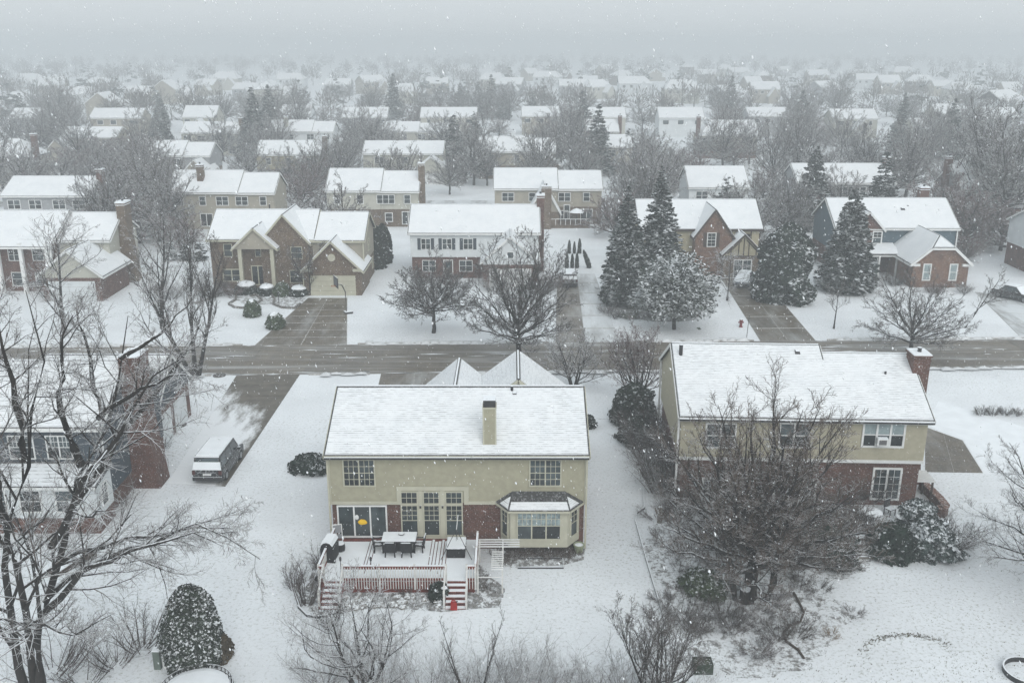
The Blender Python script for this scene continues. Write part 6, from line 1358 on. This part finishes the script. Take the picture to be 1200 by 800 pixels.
put_tree('bare_tree', bare_tree(118, 4.6, 4.4, .10, (13, 8, 7, 4), trunk=.2, up=.0, ang=(66, 42, 45, 50), tw=.011, twigs=twig_pale), loc(852, 352), 'low frosted bare tree before the timbered house entrance')
put_tree('bare_tree', bare_tree(119, 12.5, 4.6, .2, (11, 7, 6, 5), trunk=.2, up=.2, ang=(28, 34, 42, 50), stems=3, tw=.012), (-26.8, 84.8 - 8.6, 0), 'tall upright bare tree at the kerb left of the brown house lawn')
put_tree('bare_tree', bare_tree(120, 11.5, 6.5, .22, (13, 8, 7, 6), trunk=.14, up=.06, ang=(50, 40, 44, 50), tw=.012, twigs=twig_pale), (-34.5, 90.5, 0), 'broad frosted bare tree behind the big left tree near the street')
put_tree('bare_tree', bare_tree(121, 10.0, 6.0, .2, (13, 8, 7, 6), trunk=.14, up=.06, ang=(50, 40, 44, 50), tw=.012, twigs=twig_pale), (-43.5, 89.0, 0), 'frosted bare tree before the white-columned house')
put_tree('bare_tree', bare_tree(122, 6.6, 2.4, .1, (10, 8, 7, 5), trunk=.1, up=.12, ang=(35, 38, 44, 50), tw=.012, stems=3, twigs=twig), (-22.6, 103.6, 0), 'bare ornamental tree in front of the brown brick house entrance')
# spruces across the road
put_tree('spruce_tree', spruce(130, 12.6, 3.2, 11000, .40), loc(732, 356), 'left of the two large snowy spruces by the snowy driveway', 'spruce tree')
put_tree('spruce_tree', spruce(131, 14.6, 3.7, 13000, .42, ragged=.35, power=1.0), (15.9, 101.5, 0), 'larger right one of the two snowy spruces before the timbered house', 'spruce tree')
put_tree('spruce_tree', spruce(132, 12.0, 3.7, 12000, .40), loc(991, 340), 'tall snowy spruce in front of the slate blue house', 'spruce tree')
o = thing('evergreen_tree', 'massive rounded evergreen between the parked sedan and the blue house', 'evergreen', (*G(918, 352), 0)); link('foliage', leafy(133, 2.9, 8.4, 9000, .36, M('half_frosted_needles', (.02, .032, .022), .9, .35, 2, snow=(.55, 1.05, 1.4)), 'egg', None, .32), o)
put_tree('spruce_tree', spruce(134, 12.5, 3.8, 8000, .5), (45.0, 143, 0), 'tall dark spruce behind the slate blue house left corner', 'spruce tree')
put_tree('pine_tree', spruce(135, 9.5, 3.6, 1800, .5, low=.3, ragged=.5), (29.5, 131, 0), 'thin loose pine before the white house with vents', 'pine tree')
SH = [(710, 366, 1.0, .8), (722, 372, 1.1, .8), (738, 373, 1.0, .7), (752, 372, 1.0, .8), (768, 374, 1.1, .7), (795, 374, 1.2, .8), (812, 370, 1.2, .7), (780, 368, 1.2, .9), (745, 362, 1.3, .9), (760, 360, 1.2, .9)]
tmp = [twiggy(430 + i, 1.2, .9, 34, (8, 5), (tw_brown, twig, M('olive_twigs', (.07, .075, .04), .95, .3, 2, snow=(.7, 1.1, 1)))[i], .011, spread=1.1) for i in range(3)]
for i, (px, py, r_, h_) in enumerate(SH):
    tag(link('bare_shrub', tmp[i % 3], None, loc(px, py), i), 'low bare shrub in the oval bed under the spruces', 'shrub', 'shrubs in the oval bed under the spruces')
# bushes round the houses across the street
BU = [(-33.5, 103.2, 2.2, 'bushy bare shrub at the left corner of the brown brick house'), (-31, 103.5, 1.6, 'bare shrub under the left window of the brown brick house'), (-37.5, 101.8, 2.2, 'wide bare shrub on the lawn edge left of the brown brick house'), (-10.5, 108.5, 1.6, 'bare shrub at the left corner of the white house'), (-7.5, 108.5, 1.5, 'bare shrub under the white house left windows'), (-2, 105.2, 1.8, 'bare shrub left of the white house garage'), (3.5, 104.5, 1.8, 'reddish bare shrub by the small grey car'), (5, 107, 1.6, 'bare shrub at the right corner of the white house'),
      (41, 110.5, 1.5, 'shrub left of the blue house porch'), (44.5, 108.0, 1.3, 'shrub before the blue house porch'), (47.5, 104.5, 1.2, 'shrub before the blue house garage left window'), (51, 104.5, 1.2, 'shrub before the blue house garage right window'), (55, 118, 3.0, 'wide dark thicket right of the blue house'), (58, 122, 3.4, 'tall thicket between the blue house and the right edge house'), (17, 110, 2.4, 'frosted thicket left of the timbered gable'), (33.5, 124, 3.4, 'thicket behind the massive rounded evergreen'), (37, 122, 3.0, 'thicket at the left wall of the blue house')]
tb = [twiggy(440 + i, 2.0, 1.9, 46, (9, 6), (twig, twig_red, twig_pale)[i], .012, spread=1.0) for i in range(3)]
for i, (x, y, r_, lb) in enumerate(BU):
    o = tag(link('bare_shrub', tb[i % 3], None, (x, y, 0), i * 1.3), lb, 'shrub'); o.scale = (r_ / 2.0,) * 3
# ------------------------------------------------------------------ trees between and beyond the rows
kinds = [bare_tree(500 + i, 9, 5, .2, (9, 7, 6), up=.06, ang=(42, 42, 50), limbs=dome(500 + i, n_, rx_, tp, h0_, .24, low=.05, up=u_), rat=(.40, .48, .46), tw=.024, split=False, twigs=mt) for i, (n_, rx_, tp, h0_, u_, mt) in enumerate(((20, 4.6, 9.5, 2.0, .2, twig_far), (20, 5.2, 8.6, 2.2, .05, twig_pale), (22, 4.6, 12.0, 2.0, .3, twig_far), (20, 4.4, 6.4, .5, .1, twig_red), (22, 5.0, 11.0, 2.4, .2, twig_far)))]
firs = [spruce(510, 11, 3.2, 4600, .5), spruce(511, 13, 3.4, 5000, .55, ragged=.35), spruce(512, 9, 3.0, 4000, .5)]
rnd = random.Random(77)
houses = [(o.location.x, o.location.y) for o in bpy.data.objects if o.get('category') == 'house']
def clear(x, y, near=False):
    if abs(y - 166.5 - .018 * x) < 7.5 or abs(y - 268) < 7: return False
    for hx_, hy_ in houses:
        if abs(x - hx_) < 10.5 and -6.0 < y - hy_ < 11.5: return False
    return True
def zone(x, y): 
    px = x / y
    return 'left' if px < -.17 else 'middle' if px < .17 else 'right'
ROWN = [(100, 160, 'between the first and second rows of houses'), (160, 235, 'beyond the second street'), (235, 330, 'among the distant rooftops')]
def rown(y):
    for a, b, t in ROWN:
        if a <= y < b: return t
    return 'fading into the snowfall'
# trees seen singly in the photograph: (px of the trunk, py of its foot, kind, size)
NAMED = [(75, 228, 1, 1.0), (35, 240, 1, 1.1), (130, 240, 0, 1.0), (175, 262, 2, 1.1), (195, 280, 4, 1.05), (165, 285, 3, 1.2), (215, 255, 0, 1.0), (235, 262, 1, .7), (185, 235, 4, 1.0), (150, 215, 3, 1.2), (120, 200, 3, 1.2), (100, 215, 3, 1.1), (228, 205, 0, .9), (340, 225, 0, .9), (365, 232, 3, 1.2), (352, 250, 3, 1.1),
         (458, 200, 1, 1.0), (527, 228, 0, .85), (440, 190, 4, .9), (600, 200, 3, .9), (668, 205, 4, 1.25), (640, 195, 2, 1.0), (662, 182, 2, 1.1), (736, 262, 0, .9), (760, 262, 2, 1.1), (720, 278, 3, 1.1), (742, 245, 4, 1.1), (775, 235, 1, 1.1), (790, 225, 3, 1.1), (905, 222, 2, 1.15), (894, 232, 3, .9), (921, 245, 0, .8), (960, 232, 1, 1.1), (1061, 233, 2, 1.25), (1004, 240, 1, .9), (1040, 232, 0, .9),
         (1155, 262, 2, 1.6), (1175, 275, 4, 1.5), (1125, 262, 3, 1.5), (1100, 278, 3, 1.4), (1130, 290, 3, 1.3), (1195, 245, 1, 1.4), (860, 195, 3, 1.0), (985, 185, 4, 1.0), (1085, 200, 2, 1.1), (1150, 200, 2, 1.3), (1110, 182, 0, 1.1), (932, 182, 2, 1.0), (75, 150, 2, 1.3), (820, 192, 1, .9), (705, 198, 0, .9)]
FIRS = [(300, 180, 1), (290, 190, 0), (318, 165, 1), (533, 188, 0), (556, 170, 2), (530, 200, 1), (700, 205, 1), (682, 165, 0), (855, 140, 1), (936, 170, 1), (1055, 165, 1), (1052, 178, 0), (462, 140, 1), (576, 138, 1), (590, 140, 0), (561, 138, 0), (186, 165, 2), (190, 150, 0), (505, 205, 2), (735, 200, 2), (28, 150, 0), (1030, 270, 0)]
cnt = 0
import re
HN = []
for o in bpy.data.objects:
    if o.get('category') == 'house' and o.location.y < 262:
        sh_ = re.split(r' with | in the | among | behind | beside | above | at the | near | left of | half hidden| veiled', o['label'])[0]; yy = o.location.y
        if sh_ == 'house': sh_ = 'half-timbered house' if 'timber' in o['label'] else 'white and brick house at the right edge'
        HN.append((o.location.x, yy, sh_, '' if yy < 125 else ' of the second row' if yy < 165 else ' across the second street' if yy < 215 else ' of the fourth row'))
ADJ = ['round-crowned', 'broad frosted', 'tall', 'low reddish', 'high spreading']
def far_tree(x, y, k, s, me=None):
    global cnt
    fir = me is not None; nm = 'spruce_tree' if fir else 'bare_tree'; r_ = rown(y); z_ = zone(x, y)
    best = min(HN, key=lambda h: (h[0] - x) ** 2 + (h[1] + 3 - y) ** 2); dx, dy = x - best[0], y - best[1] - 3
    if (dx * dx + dy * dy) < 21 ** 2:
        rel = ('left of' if dx < 0 else 'right of') if abs(dx) > 8.5 and abs(dy) < 9 else ('behind the left end of' if dx < -3 else 'behind the right end of' if dx > 3 else 'behind') if dy > 0 else ('in front of the left end of' if dx < -3 else 'in front of the right end of' if dx > 3 else 'in front of')
        lb = ('dark spruce ' if fir else ADJ[k] + ' bare tree ') + rel + ' the ' + best[2] + best[3]
    else: lb = ('dark spruce ' if fir else ADJ[k] + ' bare tree ') + r_ + ' at the ' + z_
    if len(lb.split()) > 16: lb = lb.replace(' the left end of', '').replace(' the right end of', '').replace(' across the second street', '')
    o = put_tree(nm, me if fir else kinds[k], (x, y, 0), lb, 'spruce tree' if fir else 'tree', rnd.uniform(0, 6.28), s * (1.12 if y > 235 else 1.0), ('dark spruces ' if fir else 'bare trees ') + r_ + ' at the ' + z_); cnt += 1; return o
for px, py, k, s in NAMED: x, y = G(px, py); far_tree(x, y, k, s)
for px, py, k in FIRS: x, y = G(px, py); far_tree(x, y, 0, rnd.uniform(.9, 1.15), firs[k])
placed = 0
for tries in range(6000):
    y = 118 + 260 * rnd.random() ** 1.0; x = rnd.uniform(-.60, .60) * y
    if y < 150 and abs(x / y) < .17: continue
    if y > 118 and not clear(x, y): continue
    if abs(y - 156) < 4 and rnd.random() < .7: continue
    if y < 135 and rnd.random() < .4: continue
    fir = rnd.random() < .05
    far_tree(x, y, rnd.choice((0, 1, 2, 3, 3, 4)), rnd.uniform(.75, 1.2), rnd.choice(firs) if fir else None); placed += 1
    if placed >= 180: break
# the far wood: low-cost trees joined in one object
lowb = []
for i in range(4):
    rg = np.random.default_rng(600 + i); n_ = 150; d_ = rg.normal(0, 1, (n_, 3)); d_[:, 2] = np.abs(d_[:, 2]) * 1.1; d_ = _unit(d_); r_ = rg.uniform(.15, 1, n_) ** .6
    po = d_ * r_[:, None] * np.array([4.6, 4.6, 7.0]) + np.array([0, 0, 2.6]); ax = _unit(d_ + rg.normal(0, .35, (n_, 3)) + np.array([0, 0, .3])); nn = _unit(np.cross(ax, rg.normal(0, 1, (n_, 3))))
    lv_ = _leaves(rg, po, ax, nn, rg.uniform(1.2, 3.0, n_), rg.uniform(.14, .36, n_)); tk = _tubes(np.array([[[0, 0, 0], [0, .1, 4], [.2, 0, 8.5]]]), np.array([[.25, .16, .04]]), 4); lowb.append(_join([lv_, tk]))
lowf = []
for i in range(2):
    mm = spruce(620 + i, 12, 3.4, 230, 1.6)[1]; v = np.zeros(len(mm.vertices) * 3); mm.vertices.foreach_get('co', v); q = np.zeros(len(mm.loops), np.int32); mm.loops.foreach_get('vertex_index', q); lowf.append((v.reshape(-1, 3), q.reshape(-1, 4)))
def forest(name, src, n, mat, label, sd):
    rng = np.random.default_rng(sd); out = []
    for i in range(n):
        y = 345 + 1250 * rng.random() ** 1.15; x = rng.uniform(-.62, .62) * y; V, Q = src[i % len(src)]; a = rng.uniform(0, 6.28); s = rng.uniform(.8, 1.35); c_, s_ = math.cos(a), math.sin(a)
        W = np.stack([V[:, 0] * c_ - V[:, 1] * s_, V[:, 0] * s_ + V[:, 1] * c_, V[:, 2]], 1) * s + np.array([x, y, 0]); out.append((W, Q))
    tag(link(name, fast_mesh(name, *_join(out), mat)), label, 'wood', kind='stuff')
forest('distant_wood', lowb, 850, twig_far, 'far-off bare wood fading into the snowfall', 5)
forest('distant_conifers', lowf, 170, needle, 'far-off conifers fading into the snowfall', 6)

rnd = random.Random(31); scr = [twiggy(460 + i, 1.0, (.7, 1.0, .5)[i], 22, (7, 4), (tw_brown, twig, tw_brown)[i], .008, spread=1.1) for i in range(3)]
for i in range(72):
    px, py = rnd.uniform(765, 1010), rnd.uniform(585, 775)
    if (px > 940 and py > 655) or py > 790 - (px - 780) * .05: continue
    o = tag(link('bare_scrub', scr[i % 3], None, loc(px, py), rnd.uniform(0, 6)), 'small brown scrub clump in the wild bed around the big bare tree', 'shrub', 'scrub clumps in the wild bed under the big tree'); o.scale = (rnd.uniform(.8, 1.4) * (1.15 if py < 660 else .9),) * 3
rnd = random.Random(32)
for i in range(4):
    px, py = rnd.uniform(752, 800), rnd.uniform(505, 600); o = tag(link('bare_shrub', sp_me[i % 3], None, loc(px, py), rnd.uniform(0, 6)), 'brown bare shrub in the thicket along the left wall of the yellow house', 'shrub', 'thicket along the left wall of the yellow house'); o.scale = (rnd.uniform(.8, 1.2),) * 3
# ================================================================== SNOWFALL AND HAZE
rng = np.random.default_rng(9)
N = 32000; d = 5 + 75 * rng.random(N) ** .62
u = rng.uniform(-.72, .72, N); v = rng.uniform(-.52, .52, N)
cp, sp_ = math.cos(PITCH), math.sin(PITCH)
c = np.stack([u * d, d * cp + v * d * sp_, H - d * sp_ + v * d * cp], 1); c += rng.normal(0, .3, c.shape)
ok = (c[:, 2] > .1) & (np.linalg.norm(c - np.array([0, 0, H]), axis=1) > 1.8) & ~((np.abs(c[:, 0] + 3) < 7.6) & (c[:, 1] > 47) & (c[:, 2] < 8.2)); c = c[ok]; N = len(c); d = d[ok]
r = (.0045 + .0075 * rng.random(N) ** 2 + (rng.random(N) < .04) * .012) * np.minimum(1.6, d / 22 + .2)
fall = _unit(np.array([.35, .1, -1.0]) + rng.normal(0, .15, (N, 3))); ln = r * rng.uniform(1.2, 3.0, N); A = _unit(np.cross(fall, rng.normal(0, 1, (N, 3)))); B_ = np.cross(fall, A)
C2 = -.5 * A + .87 * B_; C3 = -.5 * A - .87 * B_; rr_ = r[:, None]
V = np.stack([c + fall * ln[:, None], c + A * rr_, c + C2 * rr_, c + C3 * rr_, c - fall * ln[:, None]], 1).reshape(-1, 3)
T = np.array([[0, 2, 1], [0, 3, 2], [0, 1, 3], [4, 1, 2], [4, 2, 3], [4, 3, 1]]); Q = (np.arange(N)[:, None, None] * 5 + T[None]).reshape(-1, 3)
tag(link('falling_snow', fast_mesh('falling_snow', V, Q, M('snowflake', (.88, .9, .92), .9, .02))), 'snowflakes falling through the air', 'snow', kind='stuff')
m = bpy.data.materials.new('snowy_air'); m.use_nodes = True; t = m.node_tree; t.nodes.remove(t.nodes['Principled BSDF'])
pv = t.nodes.new('ShaderNodeVolumePrincipled'); pv.inputs['Color'].default_value = (.66, .69, .705, 1); pv.inputs['Density'].default_value = .0020; pv.inputs['Anisotropy'].default_value = 0.0
t.links.new(pv.outputs[0], t.nodes['Material Output'].inputs['Volume'])
hz = MB().box(-1450, 1450, -55, 2400, -1.2, 34).build('haze', m); tag(hz, kind='stuff')
